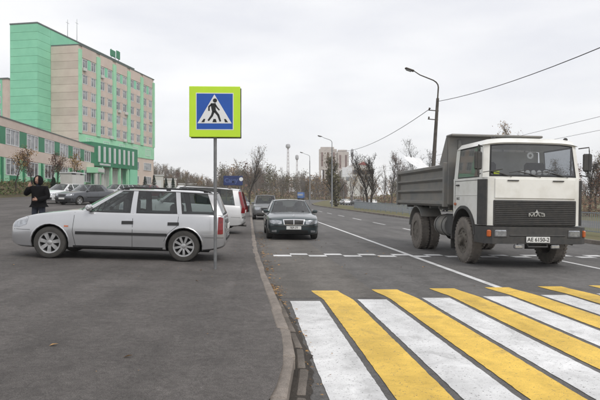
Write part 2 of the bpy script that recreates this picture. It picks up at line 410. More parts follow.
for i in range(36):
    x, y = random.uniform(-7, -0.1), random.uniform(3, 22); leaf(x, y, zlot(x, y)+0.008, random.uniform(0.02, 0.045))
for i in range(40):
    x, y = random.uniform(0.6, 4), random.uniform(9, 26); leaf(x, y, zroad(x, y)+0.012, random.uniform(0.02, 0.04))
for i in range(420):
    y = random.uniform(2.5, 22); x = kface(y)+random.choice([random.uniform(0.03, 0.25), -random.uniform(0.15, 5)]); zz = zroad(x, y) if x > kface(y) else zlot(x, y)
    leaf(x, y, zz+0.004, random.uniform(0.005, 0.013))
tag(b.build('fallen_leaves', M_leaf, recalc=False), 'dry brown leaves lying along the kerb gutter', 'leaves', kind='stuff')

# ---------------------------------------------------------------- cars
def lerp_tab(tab, x):
    if x <= tab[0][0]: return tab[0][1]
    for a, c in zip(tab, tab[1:]):
        if x <= c[0]: return a[1] + (c[1]-a[1])*(x-a[0])/(c[0]-a[0])
    return tab[-1][1]
def catmull(rows, sub):
    out = []
    for i in range(len(rows)-1):
        p0, p1, p2, p3 = rows[max(i-1, 0)], rows[i], rows[i+1], rows[min(i+2, len(rows)-1)]
        for k in range(sub):
            t = k/sub; r = []
            for a, b2, c, d in zip(p0, p1, p2, p3):
                lo, hi = min(b2, c), max(b2, c)
                v = 0.5*((2*b2)+(-a+c)*t+(2*a-5*b2+4*c-d)*t*t+(-a+3*b2-3*c+d)*t**3)
                r.append(min(hi, max(lo, v)))
            out.append(r)
    out.append(list(rows[-1])); return out
def boolean_cut(me, cutter_me):
    a = bpy.data.objects.new('a', me); c = bpy.data.objects.new('c', cutter_me); COL.objects.link(a); COL.objects.link(c)
    md = a.modifiers.new('b', 'BOOLEAN'); md.operation = 'DIFFERENCE'; md.object = c; md.solver = 'EXACT'
    try: md.material_mode = 'TRANSFER'
    except Exception: pass
    dg = bpy.context.evaluated_depsgraph_get(); r = bpy.data.meshes.new_from_object(a.evaluated_get(dg))
    bpy.data.objects.remove(a); bpy.data.objects.remove(c); return r
def wheel_meshes(rad, wid, style, n=28):
    t = MB(); h = wid/2; ri = rad*0.66
    t.lathe([(ri, -h*0.8), (ri*1.04, -h*0.95), (rad*0.86, -h), (rad*0.95, -h*0.88), (rad, -h*0.62), (rad, h*0.62), (rad*0.95, h*0.88), (rad*0.86, h), (ri*1.04, h*0.95), (ri, h*0.8)], n, 'y', closed=True)
    tyre = t.mesh('wheel', M_rubber, smooth=35)
    r = MB()
    r.lathe([(ri*1.02, h*0.80), (ri*1.02, h*0.90), (ri*0.90, h*0.86), (ri*0.86, h*0.35), (ri*0.86, -h*0.6), (ri*1.0, -h*0.7)], n, 'y', closed=True)
    r.lathe([(ri*0.88, h*0.28), (ri*0.88, h*0.22)], n, 'y', mi=1)
    ns, sw = {'alloy': (7, 0.30), 'cover': (9, 0.20), 'plain': (5, 0.42)}[style]
    for k in range(ns):
        a = 2*math.pi*k/ns; o = len(r.v); w0, w1 = ri*sw*0.42, ri*sw*0.62
        r.add([(0.12*ri, h*0.78, -w0), (0.92*ri, h*0.84, -w1), (0.92*ri, h*0.84, w1), (0.12*ri, h*0.78, w0), (0.12*ri, h*0.4, -w0), (0.92*ri, h*0.4, -w1), (0.92*ri, h*0.4, w1), (0.12*ri, h*0.4, w0)],
              [(0, 1, 2, 3), (0, 4, 5, 1), (3, 2, 6, 7), (4, 7, 6, 5)]); r.xf(o, Matrix.Rotation(a, 4, 'Y'))
    r.lathe([(ri*0.24, h*0.3), (ri*0.24, h*0.82), (ri*0.16, h*0.88), (0.01, h*0.90)], 14, 'y')
    return tyre, r.mesh('rim', [M_rim, M_well], smooth=35)
WHEELS = {}
def get_wheel(rad, wid, style):
    k = (rad, wid, style)
    if k not in WHEELS: WHEELS[k] = wheel_meshes(*k)
    return WHEELS[k]
def place(root, x, y, head, zf, half=1.3):
    """rest on the sloping ground: heading in degrees from +X"""
    f = Vector((math.cos(R(head)), math.sin(R(head)), 0)); l = Vector((-f.y, f.x, 0))
    z = lambda q: zf(q.x, q.y)
    p = Vector((x, y, 0)); zf_, zb_, zl_, zr_ = z(p+f*half), z(p-f*half), z(p+l*0.75), z(p-l*0.75)
    fx = (f*2*half + Vector((0, 0, zf_-zb_))).normalized(); ly = (l*1.5 + Vector((0, 0, zl_-zr_))).normalized(); up = fx.cross(ly).normalized(); ly = up.cross(fx)
    M = Matrix((fx, ly, up)).transposed(); root.rotation_euler = M.to_euler(); root.location = (x, y, (zf_+zb_+zl_+zr_)/4)

def car(name, label, S, paint, group=None, detail=2):
    root = empty(name, label=label, cat=S.get('cat', 'car'), group=group)
    L, W = S['L'], S['W']; hl, hw = L/2, W/2; P = PAINT[paint]; zb = S.get('zb', 0.2)
    G = S['gh']
    rows = [(x, a, b2, c, q*hw) for (x, a, b2, c, q) in S['st']]
    rows = catmull(sorted(rows), 4 if detail > 1 else 2)
    m = MB(); ring = []
    prof = lambda zb_, zs, zc, h: [(0, zb_), (h*0.80, zb_), (h*0.945, zb_+0.04), (h*0.975, zb_+0.22*(zs-zb_)), (h, zb_+0.42*(zs-zb_)), (h*1.0, zb_+0.58*(zs-zb_)), (h*0.985, zb_+0.75*(zs-zb_)), (h*0.965, zs-0.045), (h*0.945, zs-0.012), (h*0.905, zs+0.004), (h*0.72, zs+(zc-zs)*0.55), (h*0.4, zs+(zc-zs)*0.9), (0, zc)]
    for (x, a, b2, c, h) in rows:
        half = prof(a, b2, c, h); full = half + [(-y, z) for (y, z) in half[-2:0:-1]]
        ring.append([(x, y, z) for (y, z) in full])
    n = len(ring[0]); vs = [p for r_ in ring for p in r_]
    xa, xb = G['rear'][0][0]+0.08, G['front'][0][0]-0.1
    for i in range(len(ring)-1):
        for k in range(n):
            k2 = (k+1) % n; cab = 9 <= k <= 14 and ring[i][0][0] > xa and ring[i+1][0][0] < xb
            m.f.append((i*n+k, i*n+k2, (i+1)*n+k2, (i+1)*n+k)); m.m.append(1 if cab else 0)
    m.v = [Vector(p) for p in vs]
    m.f.append(tuple(range(n))[::-1]); m.f.append(tuple((len(ring)-1)*n+k for k in range(n))); m.m += [0, 0]
    me = m.mesh('body', [P, M_int, M_well])
    wr, ww = S['wr'], S.get('ww', 0.2)
    cm = MB()
    for ax in (S['fa'], S['ra']):
        for s in (-1, 1):
            prf = [(wr+0.055, (hw-0.30)*s), (wr+0.055, (hw+0.3)*s)]
            cm.lathe(prf, 32, 'y', c=(ax, 0, wr))
    cme = cm.mesh('cut', [M_well]); me = boolean_cut(me, cme)
    mi = [q.name for q in me.materials if q]
    me.polygons.foreach_set('use_smooth', [True]*len(me.polygons)); me.set_sharp_from_angle(angle=R(38))
    body = link('body', me, root)
    bm = bmesh.new(); bm.from_mesh(me); bvh = BVHTree.FromBMesh(bm); bm.free()
    def patch(nm, axis, sgn, top, bot, m_, off=0.004, parent=body, nv=3, sub=3, thick=0.012):
        """skin laid on the body: top/bot are 2D polylines, projected along the axis"""
        def dens(pl):
            o = []
            for a, c in zip(pl, pl[1:]):
                for k in range(sub): o.append((a[0]+(c[0]-a[0])*k/sub, a[1]+(c[1]-a[1])*k/sub))
            o.append(pl[-1]); return o
        T, B = dens(top), dens(bot); G2 = MB(); vs, ns = [], []
        for a, c in zip(T, B):
            for j in range(nv+1):
                u, v = a[0]+(c[0]-a[0])*j/nv, a[1]+(c[1]-a[1])*j/nv
                o = Vector((u, sgn*5, v)) if axis == 'y' else Vector((sgn*5, u, v)); d = Vector((0, -sgn, 0)) if axis == 'y' else Vector((-sgn, 0, 0))
                h, nn, _, _ = bvh.ray_cast(o, d)
                if h is None or (vs and vs[-1] is not None and False):
                    q, nn, _, _ = bvh.find_nearest(Vector((u, sgn*(hw-0.01), v)) if axis == 'y' else Vector((sgn*hl, u, v))); h = q
                if nn.dot(d) > 0: nn = -nn
                vs.append(h+nn*off); ns.append(nn)
        q = nv+1; nn_ = len(T)
        F = [(i*q+j, (i+1)*q+j, (i+1)*q+j+1, i*q+j+1) for i in range(nn_-1) for j in range(nv)]
        G2.add(vs, F); o = len(vs); G2.add([v-n2*(thick+off) for v, n2 in zip(vs, ns)], [])
        edge = [i*q for i in range(nn_)] + [(nn_-1)*q+j for j in range(1, q)] + [i*q+nv for i in range(nn_-2, -1, -1)] + [j for j in range(nv-1, 0, -1)]
        for a, c in zip(edge, edge[1:]+edge[:1]): G2.f.append((a, c, c+o, a+o)); G2.m.append(0)
        return G2.build(nm, m_, parent, smooth=50, recalc=True)
    # greenhouse: ring of glass and pillars between belt line and roof rail
    zbel = lambda x: lerp_tab(G['zb'], x); ybel = lambda x: lerp_tab(G['yb'], x)
    zrl = lambda x: lerp_tab(G['zr'], x); yrl = lambda x: lerp_tab(G['yr'], x)
    (fbx, fbow), (frx, frbow) = G['front']; (rbx, rbow), (rrx, rrbow) = G['rear']
    crown = G.get('crown', 0.05)
    def sidept(xb_, xr_, v, s):
        a = Vector((xb_, s*ybel(xb_), zbel(xb_)-0.012)); c = Vector((xr_, s*yrl(xr_), zrl(xr_)))
        p = a.lerp(c, v); p.y += s*0.022*math.sin(math.pi*v); return p
    cols = G['cols']        # list of (xb, xr) boundaries and kinds
    pil = MB()
    def paneq(fn, nm, m_seal=0.03, nu=6, nv=4, fu=None):
        e = fu or m_seal; g = MB(); g.grid(lambda u, v: fn(e+(1-2*e)*u, m_seal*1.6+(1-3.2*m_seal)*v), nu, nv); o = g.build(nm, G_car, root, smooth=60)
        sl = MB()
        for (u0, u1, v0, v1) in ((0, 1, 0, m_seal*1.6), (0, 1, 1-m_seal*1.6, 1), (0, e, m_seal*1.6, 1-m_seal*1.6), (1-e, 1, m_seal*1.6, 1-m_seal*1.6)):
            sl.grid(lambda u, v: fn(u0+(u1-u0)*u, v0+(v1-v0)*v), 6 if u1-u0 > 0.5 else 1, 4 if v1-v0 > 0.5 else 1)
        sl.build('seal', M_seal, o, smooth=60); return o
    for s in (-1, 1):
        for i in range(len(cols)-1):
            (b0, r0, kd), (b1, r1, _) = cols[i], cols[i+1]
            fn = lambda u, v: sidept(b0+(b1-b0)*u, r0+(r1-r0)*u, v, s)
            if kd == 'g': paneq(fn, 'side_window', 0.03, fu=min(0.2, 0.018/abs(b1-b0)) if abs(b1-b0) > 0.05 else 0.1)
            else: q = MB(); q.grid(fn, 2, 5); q.build('pillar', M_black if kd == 'k' else P, root, smooth=50)
    def frow(u, v, sx_b, bow_b, sx_r, bow_r, end):
        t = 2*u-1; xb_, xr_ = sx_b, sx_r
        a = Vector((xb_+bow_b*(1-t*t), t*ybel(xb_), zbel(xb_)-0.012 + G.get('cowl', 0.03)*(1-t*t))); c = Vector((xr_+bow_r*(1-t*t), t*yrl(xr_), zrl(xr_)+crown*(1-t*t)*1.0))
        p = a.lerp(c, v); return p
    fo = lambda u, v: frow(u, v, cols[0][0], fbow, cols[0][1], frbow, 1)
    # front screen set inside two A pillars
    e = 0.045
    paneq(lambda u, v: fo(e+(1-2*e)*u, v), 'windscreen', 0.022, 10, 5)
    for (u0, u1) in ((0, e), (1-e, 1)): q = MB(); q.grid(lambda u, v: fo(u0+(u1-u0)*u, v), 1, 5); q.build('pillar', P, root, smooth=50)
    ro = lambda u, v: frow(u, v, cols[-1][0], rbow, cols[-1][1], rrbow, -1)
    e2 = G.get('rpil', 0.08)
    paneq(lambda u, v: ro(e2+(1-2*e2)*u, v), 'rear_window', 0.03, 8, 4)
    for (u0, u1) in ((0, e2), (1-e2, 1)): q = MB(); q.grid(lambda u, v: ro(u0+(u1-u0)*u, v), 2, 5); q.build('pillar', P, root, smooth=50)
    xr = [c[1] for c in cols]; xs = []
    for a, c in zip(xr, xr[1:]):
        for k in range(3): xs.append(a+(c-a)*k/3)
    xs.append(xr[-1]); N = len(xs)-1
    def bowat(i):
        f = i/N
        return frbow*max(0, 1-f*3) + rrbow*max(0, (f-0.67)*3)
    def roof(u, v):
        i = min(N, int(round(u*N))); t = 2*v-1; x = xs[i]
        return Vector((x+bowat(i)*(1-t*t), t*yrl(x), zrl(x)+crown*(1-t*t)))
    rf = MB(); rf.grid(roof, N, 12)
    rf.build('roof', P, root, smooth=60)
    # roof edge drip rail
    for s in (-1, 1): q = MB(); q.tube([sidept(c[0], c[1], 1.0, s)+Vector((0, 0, 0.004)) for c in cols], 0.012, 6, 0, cap=False); q.build('drip_rail', P, root, smooth=50)
    # wheels
    tyre, rim = get_wheel(wr, ww, S.get('wheel', 'alloy'))
    for ax in (S['fa'], S['ra']):
        for s in (-1, 1):
            o = link('wheel', tyre, root, (ax, s*(hw-ww/2-0.025), wr)); o.rotation_euler = (0, random.uniform(0, 6), 0 if s > 0 else math.pi)
            rm = link('rim', get_wheel(wr, ww, 'cover')[1] if (S.get('rear_cover') and ax == S['ra']) else rim, o)
    if detail >= 1:
        # seats, dash, wheel
        zs = zbel(0)
        for (sx, sy) in [(S.get('seat', 0.05), 0.36), (S.get('seat', 0.05), -0.36)]:
            q = MB(); q.box((sx, sy, zs+0.10), (0.12, 0.46, 0.34), b=0.04); q.box((sx-0.03, sy, zs+0.34), (0.09, 0.24, 0.15), b=0.035); q.build('seat', M_seat, root, smooth=40)
        q = MB(); q.box((S.get('seat', 0.05)-0.95, 0, zs+0.07), (0.14, 1.2, 0.26), b=0.05)
        for sy in (-0.4, 0.4): q.box((S.get('seat', 0.05)-0.97, sy, zs+0.27), (0.08, 0.22, 0.13), b=0.03)
        q.build('rear_seat', M_seat, root, smooth=40)
        q = MB(); o = len(q.v)
        q.lathe([(0.175, -0.012), (0.195, 0.0), (0.175, 0.012), (0.165, 0)], 18, 'x', closed=True); q.xf(o, Matrix.Translation((S.get('seat', 0.05)+0.55, 0.36, zs+0.06)) @ Matrix.Rotation(R(-25), 4, 'Y')); q.build('steering_wheel', M_black, root, smooth=40)
    # mirrors
    for s in (-1, 1):
        q = MB(); mxx = cols[0][0]-0.16; q.box((mxx, s*(ybel(mxx)+0.10), zbel(mxx)+0.075), (0.11, 0.19, 0.125), b=0.035); q.box((mxx-0.01, s*(ybel(mxx)+0.0), zbel(mxx)+0.045), (0.07, 0.12, 0.05), 1, b=0.015)
        q.build('mirror', [M_black if S.get('black_mirror') else P, M_black], root, smooth=40)
    for ax in (S['fa'], S['ra']):
        if detail < 2: break
        for s in (-1, 1):
            q = MB(); pp = []
            for k in range(15):
                an = R(-12 + 204*k/14); px_, pz_ = ax+(wr+0.062)*math.cos(an), wr+(wr+0.062)*math.sin(an)
                h, nn, _, _ = bvh.ray_cast(Vector((px_ + (0.012*math.cos(an)), s*5, pz_+0.012*math.sin(an))), Vector((0, -s, 0)))
                if h is not None and abs(h.y) > hw*0.8: pp.append((px_, h.y-s*0.006, pz_))
            if len(pp) > 3: q.tube(pp, 0.016, 6); q.build('arch_lip', P, body, smooth=50)
    S['fn'](root, body, patch, P, hl, hw, detail, sidept) if S.get('fn') else None
    return root

def seam(patch, s, pts, m_=None, wd=0.008, nm='door_seam', body=None):
    for (a, c) in zip(pts, pts[1:]):
        dx, dz = c[0]-a[0], c[1]-a[1]; ln = math.hypot(dx, dz); nx, nz_ = -dz/ln*wd/2, dx/ln*wd/2
        patch(nm, 'y', s, [(a[0]+nx, a[1]+nz_), (c[0]+nx, c[1]+nz_)], [(a[0]-nx, a[1]-nz_), (c[0]-nx, c[1]-nz_)], m_ or M_seal, 0.0015, nv=1, sub=6, thick=0.003)

def plate(root, x, z, txt, face=1, w_=0.52, h_=0.115, tilt=0):
    q = MB(); q.box((0, 0, 0), (0.02, w_, h_), b=0.006); o = q.build('number_plate', M_plate, root, loc=(x, 0, z))
    M = Matrix.Translation((0.0115*face, 0, 0)) @ Matrix(((0, 0, 1*face, 0), (1*face, 0, 0, 0), (0, 1, 0, 0), (0, 0, 0, 1)))
    if txt: text_obj('lettering', txt, h_*0.9, M_ink, o, M, 0.001, 0.002)
    return o

def estate_details(root, body, patch, P, hl, hw, detail, sidept):
    for s in (-1, 1):
        # side rubbing strip, seams, handles, lamps
        patch('rubbing_strip', 'y', s, [(0.80, 0.555), (-0.98, 0.560)], [(0.80, 0.500), (-0.98, 0.505)], M_black, 0.012, sub=14, nv=2)
        patch('rubbing_strip', 'y', s, [(-1.68, 0.560), (-2.02, 0.560)], [(-1.68, 0.505), (-2.02, 0.505)], P, 0.010, sub=6, nv=2)
        seam(patch, s, [(0.83, 0.93), (0.86, 0.55), (0.80, 0.27)])
        seam(patch, s, [(-0.30, 0.94), (-0.30, 0.27)])
        seam(patch, s, [(-1.20, 0.94), (-1.18, 0.72), (-1.0, 0.56), (-0.92, 0.40)])
        seam(patch, s, [(0.80, 0.27), (-0.92, 0.27)])
        for hx in (-0.20, -1.10):
            patch('door_handle', 'y', s, [(hx+0.11, 0.785), (hx-0.11, 0.79)], [(hx+0.11, 0.72), (hx-0.11, 0.725)], M_black, 0.022, nv=2)
        patch('sill', 'y', s, [(0.85, 0.275), (-0.90, 0.275)], [(0.85, 0.205), (-0.90, 0.205)], M_black, 0.004, sub=12, nv=2)
        patch('headlamp', 'y', s, [(2.02, 0.70), (1.90, 0.80), (1.72, 0.815)], [(2.05, 0.60), (1.92, 0.60), (1.76, 0.66)], M_lamp, 0.006, sub=4)
        patch('side_repeater', 'y', s, [(1.02, 0.665), (0.94, 0.665)], [(1.02, 0.635), (0.94, 0.635)], M_amber, 0.01, nv=1, sub=2)
        patch('tail_lamp', 'y', s, [(-1.985, 0.92), (-2.03, 0.92), (-2.075, 0.90)], [(-1.98, 0.57), (-2.04, 0.57), (-2.085, 0.58)], M_red, 0.010, sub=4, nv=6)
        seam(patch, s, [(-1.72, 0.50), (-2.10, 0.50)])
        seam(patch, s, [(1.68, 0.56), (2.08, 0.56)])
        q = MB(); pts = [(0.02, 0), (-0.1, 0.045), (-0.3, 0.055), (-1.55, 0.050), (-1.75, 0.035), (-1.83, 0)]
        q.tube([Vector((x, sidept(x, x, 1.0, s).y*0.97, sidept(x, x, 1.0, s).z+h+0.01)) for x, h in pts], 0.018, 8)
        for x in (-0.12, -0.95, -1.70): q.box((x, sidept(x, x, 1.0, s).y*0.97, sidept(x, x, 1.0, s).z+0.028), (0.09, 0.03, 0.05), b=0.008)
        q.build('roof_rail', M_black, root, smooth=40)
    patch('rear_bumper_trim', 'x', -1, [(-0.6, 0.50), (0.6, 0.50)], [(-0.6, 0.44), (0.6, 0.44)], M_black, 0.01, sub=8)
    plate(root, -hl-0.012, 0.72, '', -1)
    patch('front_grille', 'x', 1, [(-0.3, 0.66), (0.3, 0.66)], [(-0.3, 0.58), (0.3, 0.58)], M_black, 0.006, sub=5)
    patch('lower_intake', 'x', 1, [(-0.45, 0.40), (0.45, 0.40)], [(-0.45, 0.30), (0.45, 0.30)], M_black, 0.006, sub=5)
    q = MB(); q.tube([(-1.5, -0.55, 1.44), (-1.75, -0.55, 1.47)], 0.004, 5)
    q = MB()
    q.tube([(0.78, 0.45, 1.005), (0.62, 0.1, 1.06)], 0.008, 5); q.build('wiper', M_black, root); q = MB(); q.tube([(0.80, -0.15, 1.01), (0.66, -0.5, 1.04)], 0.008, 5); q.build('wiper', M_black, root)
    q = MB(); q.box((-0.1, 0, 0.215), (3.4, 1.2, 0.06)); q.build('underbody', M_well, root)
ESTATE = dict(L=4.29, W=1.71, wr=0.315, ww=0.2, fa=1.30, ra=-1.315, seat=-0.10, rear_cover=True, cat='car', black_mirror=False, fn=estate_details,
  st=[(2.145, 0.40, 0.56, 0.57, 0.50), (2.12, 0.32, 0.62, 0.64, 0.68), (2.05, 0.25, 0.69, 0.72, 0.82), (1.9, 0.21, 0.77, 0.80, 0.91), (1.62, 0.20, 0.85, 0.885, 0.965), (1.2, 0.20, 0.905, 0.95, 0.99), (0.84, 0.20, 0.945, 0.99, 1.0), (0.3, 0.20, 0.95, 0.95, 1.0), (-0.6, 0.20, 0.955, 0.955, 1.0), (-1.3, 0.20, 0.965, 0.965, 1.0), (-1.75, 0.22, 0.97, 0.97, 0.975), (-1.98, 0.26, 0.965, 0.965, 0.93), (-2.09, 0.30, 0.92, 0.92, 0.88), (-2.13, 0.34, 0.62, 0.62, 0.84), (-2.145, 0.38, 0.56, 0.56, 0.78)],
  gh=dict(front=((0.70, 0.20), (0.02, 0.10)), rear=((-2.06, -0.04), (-1.86, -0.06)), crown=0.045, rpil=0.07, cowl=0.045,
    zb=[(-2.1, 0.965), (-1.2, 0.96), (0.0, 0.952), (0.7, 0.955)], yb=[(-2.1, 0.74), (-1.9, 0.775), (-1.2, 0.80), (0.3, 0.80), (0.7, 0.77)],
    zr=[(-1.9, 1.37), (-1.6, 1.395), (-0.6, 1.405), (0.05, 1.385)], yr=[(-1.9, 0.56), (-1.2, 0.615), (-0.2, 0.62), (0.05, 0.59)],
    cols=[(0.70, 0.02, 'p'), (0.60, -0.06, 'g'), (-0.245, -0.265, 'p'), (-0.355, -0.355, 'g'), (-1.17, -1.10, 'p'), (-1.26, -1.19, 'g'), (-1.92, -1.74, 'p'), (-2.06, -1.86, 'p')]))

def front_common(root, patch, P, z0, z1, yl0, yl1, gz0, gz1, gy):
    for s in (-1, 1):
        a = [(s*yl0, z1-0.02), (s*(yl0+yl1)/2, z1+0.01), (s*yl1, z1)]; c = [(s*yl0, z0+0.01), (s*(yl0+yl1)/2, z0-0.01), (s*yl1, z0+0.05)]
        patch('headlamp', 'x', 1, a, c, M_lamp, 0.006, sub=4)
    patch('grille', 'x', 1, [(-gy, gz1), (0, gz1+0.01), (gy, gz1)], [(-gy*0.88, gz0), (0, gz0-0.01), (gy*0.88, gz0)], M_black, 0.006, sub=4)
def sedan_details(root, body, patch, P, hl, hw, detail, sidept):
    front_common(root, patch, P, 0.56, 0.70, 0.42, 0.84, 0.56, 0.70, 0.36)
    # chrome grille frame with slats
    for (a, c) in (([(-0.38, 0.725), (0, 0.735), (0.38, 0.725)], [(-0.38, 0.70), (0, 0.71), (0.38, 0.70)]), ([(-0.34, 0.56), (0, 0.55), (0.34, 0.56)], [(-0.33, 0.54), (0, 0.53), (0.33, 0.54)])):
        patch('grille_frame', 'x', 1, a, c, M_chrome, 0.016, sub=5, nv=2)
    for s in (-1, 1): patch('grille_frame', 'x', 1, [(s*0.35, 0.725), (s*0.385, 0.725)], [(s*0.315, 0.54), (s*0.345, 0.54)], M_chrome, 0.016, sub=2)
    for z in (0.59, 0.625, 0.66): patch('grille_slat', 'x', 1, [(-0.34, z+0.006), (0.34, z+0.006)], [(-0.34, z-0.004), (0.34, z-0.004)], M_steel, 0.012, sub=6, nv=1)
    patch('grille_slat', 'x', 1, [(-0.012, 0.71), (0.012, 0.71)], [(-0.012, 0.55), (0.012, 0.55)], M_chrome, 0.018, sub=1)
    patch('lower_intake', 'x', 1, [(-0.5, 0.36), (0, 0.37), (0.5, 0.36)], [(-0.52, 0.25), (0, 0.25), (0.52, 0.25)], M_black, 0.004, sub=5)
    patch('bumper_strip', 'x', 1, [(-0.86, 0.505), (0, 0.505), (0.86, 0.505)], [(-0.86, 0.475), (0, 0.475), (0.86, 0.475)], M_black, 0.010, sub=8, nv=2)
    for s in (-1, 1):
        patch('fog_lamp', 'x', 1, [(s*0.60, 0.36), (s*0.76, 0.35)], [(s*0.60, 0.28), (s*0.76, 0.29)], M_lamp, 0.006, sub=3)
        patch('rubbing_strip', 'y', s, [(1.1, 0.50), (-1.2, 0.50)], [(1.1, 0.44), (-1.2, 0.44)], M_black, 0.010, sub=10, nv=2)
        seam(patch, s, [(0.95, 0.9), (0.98, 0.3)]); seam(patch, s, [(-0.15, 0.9), (-0.15, 0.3)])
    plate(root, hl+0.022, 0.44, '7EP-77', 1)
    q = MB(); o = len(q.v); q.lathe([(0.030, -0.004), (0.036, 0), (0.030, 0.004), (0.028, 0)], 14, 'x', c=(hl-0.22, 0, 0.845), closed=True); q.box((hl-0.22, 0, 0.80), (0.01, 0.01, 0.06)); q.build('hood_emblem', M_chrome, root, smooth=40)
    q = MB(); q.box((0, 0, 0.19), (4.0, 1.3, 0.06)); q.build('underbody', M_well, root)
    q = MB(); q.tube([(1.0, 0.5, 0.99), (0.92, 0.05, 1.02)], 0.008, 5); q.build('wiper', M_black, root); q = MB(); q.tube([(1.0, -0.1, 1.0), (0.9, -0.5, 1.0)], 0.008, 5); q.build('wiper', M_black, root)
SEDAN = dict(L=5.0, W=1.90, wr=0.335, ww=0.225, fa=1.60, ra=-1.45, seat=0.0, fn=sedan_details,
  st=[(2.50, 0.36, 0.62, 0.64, 0.55), (2.46, 0.27, 0.70, 0.73, 0.74), (2.36, 0.21, 0.745, 0.79, 0.87), (2.15, 0.19, 0.79, 0.85, 0.945), (1.6, 0.19, 0.86, 0.93, 0.99), (1.05, 0.19, 0.90, 0.965, 1.0), (0.2, 0.19, 0.91, 0.91, 1.0), (-1.2, 0.19, 0.93, 0.94, 1.0), (-1.7, 0.2, 0.94, 0.98, 0.985), (-2.2, 0.22, 0.92, 0.95, 0.92), (-2.42, 0.28, 0.88, 0.90, 0.84), (-2.5, 0.36, 0.75, 0.76, 0.72)],
  gh=dict(front=((0.95, 0.22), (0.15, 0.10)), rear=((-1.75, -0.12), (-1.15, -0.06)), crown=0.05, rpil=0.10, cowl=0.055,
    zb=[(-1.8, 0.94), (0, 0.912), (0.95, 0.905)], yb=[(-1.8, 0.72), (-1.2, 0.86), (0.4, 0.875), (0.95, 0.82)],
    zr=[(-1.2, 1.34), (-0.4, 1.385), (0.2, 1.36)], yr=[(-1.2, 0.60), (-0.4, 0.66), (0.2, 0.62)],
    cols=[(0.95, 0.15, 'p'), (0.85, 0.06, 'g'), (-0.14, -0.20, 'k'), (-0.22, -0.28, 'g'), (-1.15, -0.82, 'p'), (-1.75, -1.15, 'p')]))
def suv_details(root, body, patch, P, hl, hw, detail, sidept):
    for s in (-1, 1):
        # tall lamps running up the rear pillars
        q = MB()
        for k in range(8):
            v0 = -0.42 + 1.35*k/7.0
            if v0 < 0: p = Vector((-2.235+0.02*(-v0), s*0.80, 1.0+v0*0.52))
            else: p = sidept(-2.16, -1.98, min(v0, 1), s) + Vector((-0.045, s*0.03, 0))
            q.v.append(p + Vector((-0.035, -s*0.05, 0))); q.v.append(p + Vector((0.075 - 0.035*k/7, s*0.012, 0)))
            q.v.append(p + Vector((-0.05, -s*0.11, 0)))
        for k in range(7):
            q.f.append((3*k, 3*k+1, 3*k+4, 3*k+3)); q.f.append((3*k+2, 3*k, 3*k+3, 3*k+5)); q.m += [0, 0]
        q.build('tail_lamp', M_red, root, smooth=40)
        patch('cladding', 'y', s, [(0.9, 0.42), (-0.9, 0.42)], [(0.9, 0.26), (-0.9, 0.26)], M_steel, 0.008, sub=10)
        seam(patch, s, [(0.85, 0.98), (0.85, 0.3)]); seam(patch, s, [(-0.25, 0.98), (-0.25, 0.3)]); seam(patch, s, [(-1.2, 0.98), (-1.1, 0.7)])
        seam(patch, s, [(-1.80, 0.62), (-2.2, 0.62)])
        q = MB(); q.tube([Vector((x, sidept(x, x, 1.0, s).y*0.95, sidept(x, x, 1.0, s).z+h)) for x, h in [(0, 0), (-0.15, 0.05), (-1.6, 0.055), (-1.8, 0)]], 0.018, 8); q.build('roof_rail', M_steel, root, smooth=40)
    front_common(root, patch, P, 0.66, 0.84, 0.42, 0.82, 0.62, 0.80, 0.36)
    patch('bumper_guard', 'x', 1, [(-0.8, 0.46), (0.8, 0.46)], [(-0.8, 0.30), (0.8, 0.30)], M_steel, 0.012, sub=8)
    patch('rear_bumper_strip', 'x', -1, [(-0.78, 0.64), (0.78, 0.64)], [(-0.78, 0.60), (0.78, 0.60)], M_steel, 0.02, sub=8)
    patch('rear_valance', 'x', -1, [(-0.7, 0.42), (0.7, 0.42)], [(-0.7, 0.33), (0.7, 0.33)], M_black, 0.01, sub=8)
    plate(root, -hl-0.02, 0.83, '', -1); plate(root, hl+0.02, 0.54, '', 1)
    q = MB(); q.tube([(-1.9, -0.5, 0.28), (-2.28, -0.5, 0.28)], 0.035, 8); q.build('exhaust', M_steel, root)
    q = MB(); q.box((0, 0, 0.26), (3.6, 1.2, 0.08)); q.build('underbody', M_well, root)
SUV = dict(L=4.46, W=1.78, wr=0.35, ww=0.22, fa=1.32, ra=-1.30, seat=0.0, cat='car', fn=suv_details,
  st=[(2.23, 0.44, 0.72, 0.74, 0.58), (2.19, 0.36, 0.82, 0.86, 0.76), (2.08, 0.30, 0.90, 0.96, 0.89), (1.85, 0.28, 0.95, 1.01, 0.955), (1.3, 0.27, 0.99, 1.06, 0.99), (0.95, 0.27, 1.01, 1.08, 1.0), (0.2, 0.27, 1.02, 1.02, 1.0), (-1.3, 0.27, 1.04, 1.04, 1.0), (-1.9, 0.29, 1.04, 1.04, 0.97), (-2.12, 0.33, 1.03, 1.03, 0.92), (-2.19, 0.36, 0.66, 0.66, 0.90), (-2.23, 0.40, 0.60, 0.60, 0.82)],
  gh=dict(front=((0.80, 0.22), (0.15, 0.12)), rear=((-2.16, -0.04), (-1.98, -0.06)), crown=0.05, rpil=0.09, cowl=0.05,
    zb=[(-2.2, 1.03), (0, 1.02), (0.8, 1.01)], yb=[(-2.2, 0.76), (-1.2, 0.83), (0.4, 0.83), (0.8, 0.78)],
    zr=[(-2.0, 1.58), (-1.0, 1.62), (0.2, 1.58)], yr=[(-2.0, 0.60), (-0.8, 0.66), (0.2, 0.63)],
    cols=[(0.80, 0.15, 'p'), (0.70, 0.06, 'g'), (-0.22, -0.22, 'k'), (-0.30, -0.30, 'g'), (-1.15, -1.12, 'k'), (-1.24, -1.2, 'g'), (-1.92, -1.78, 'p'), (-2.16, -1.98, 'p')]))
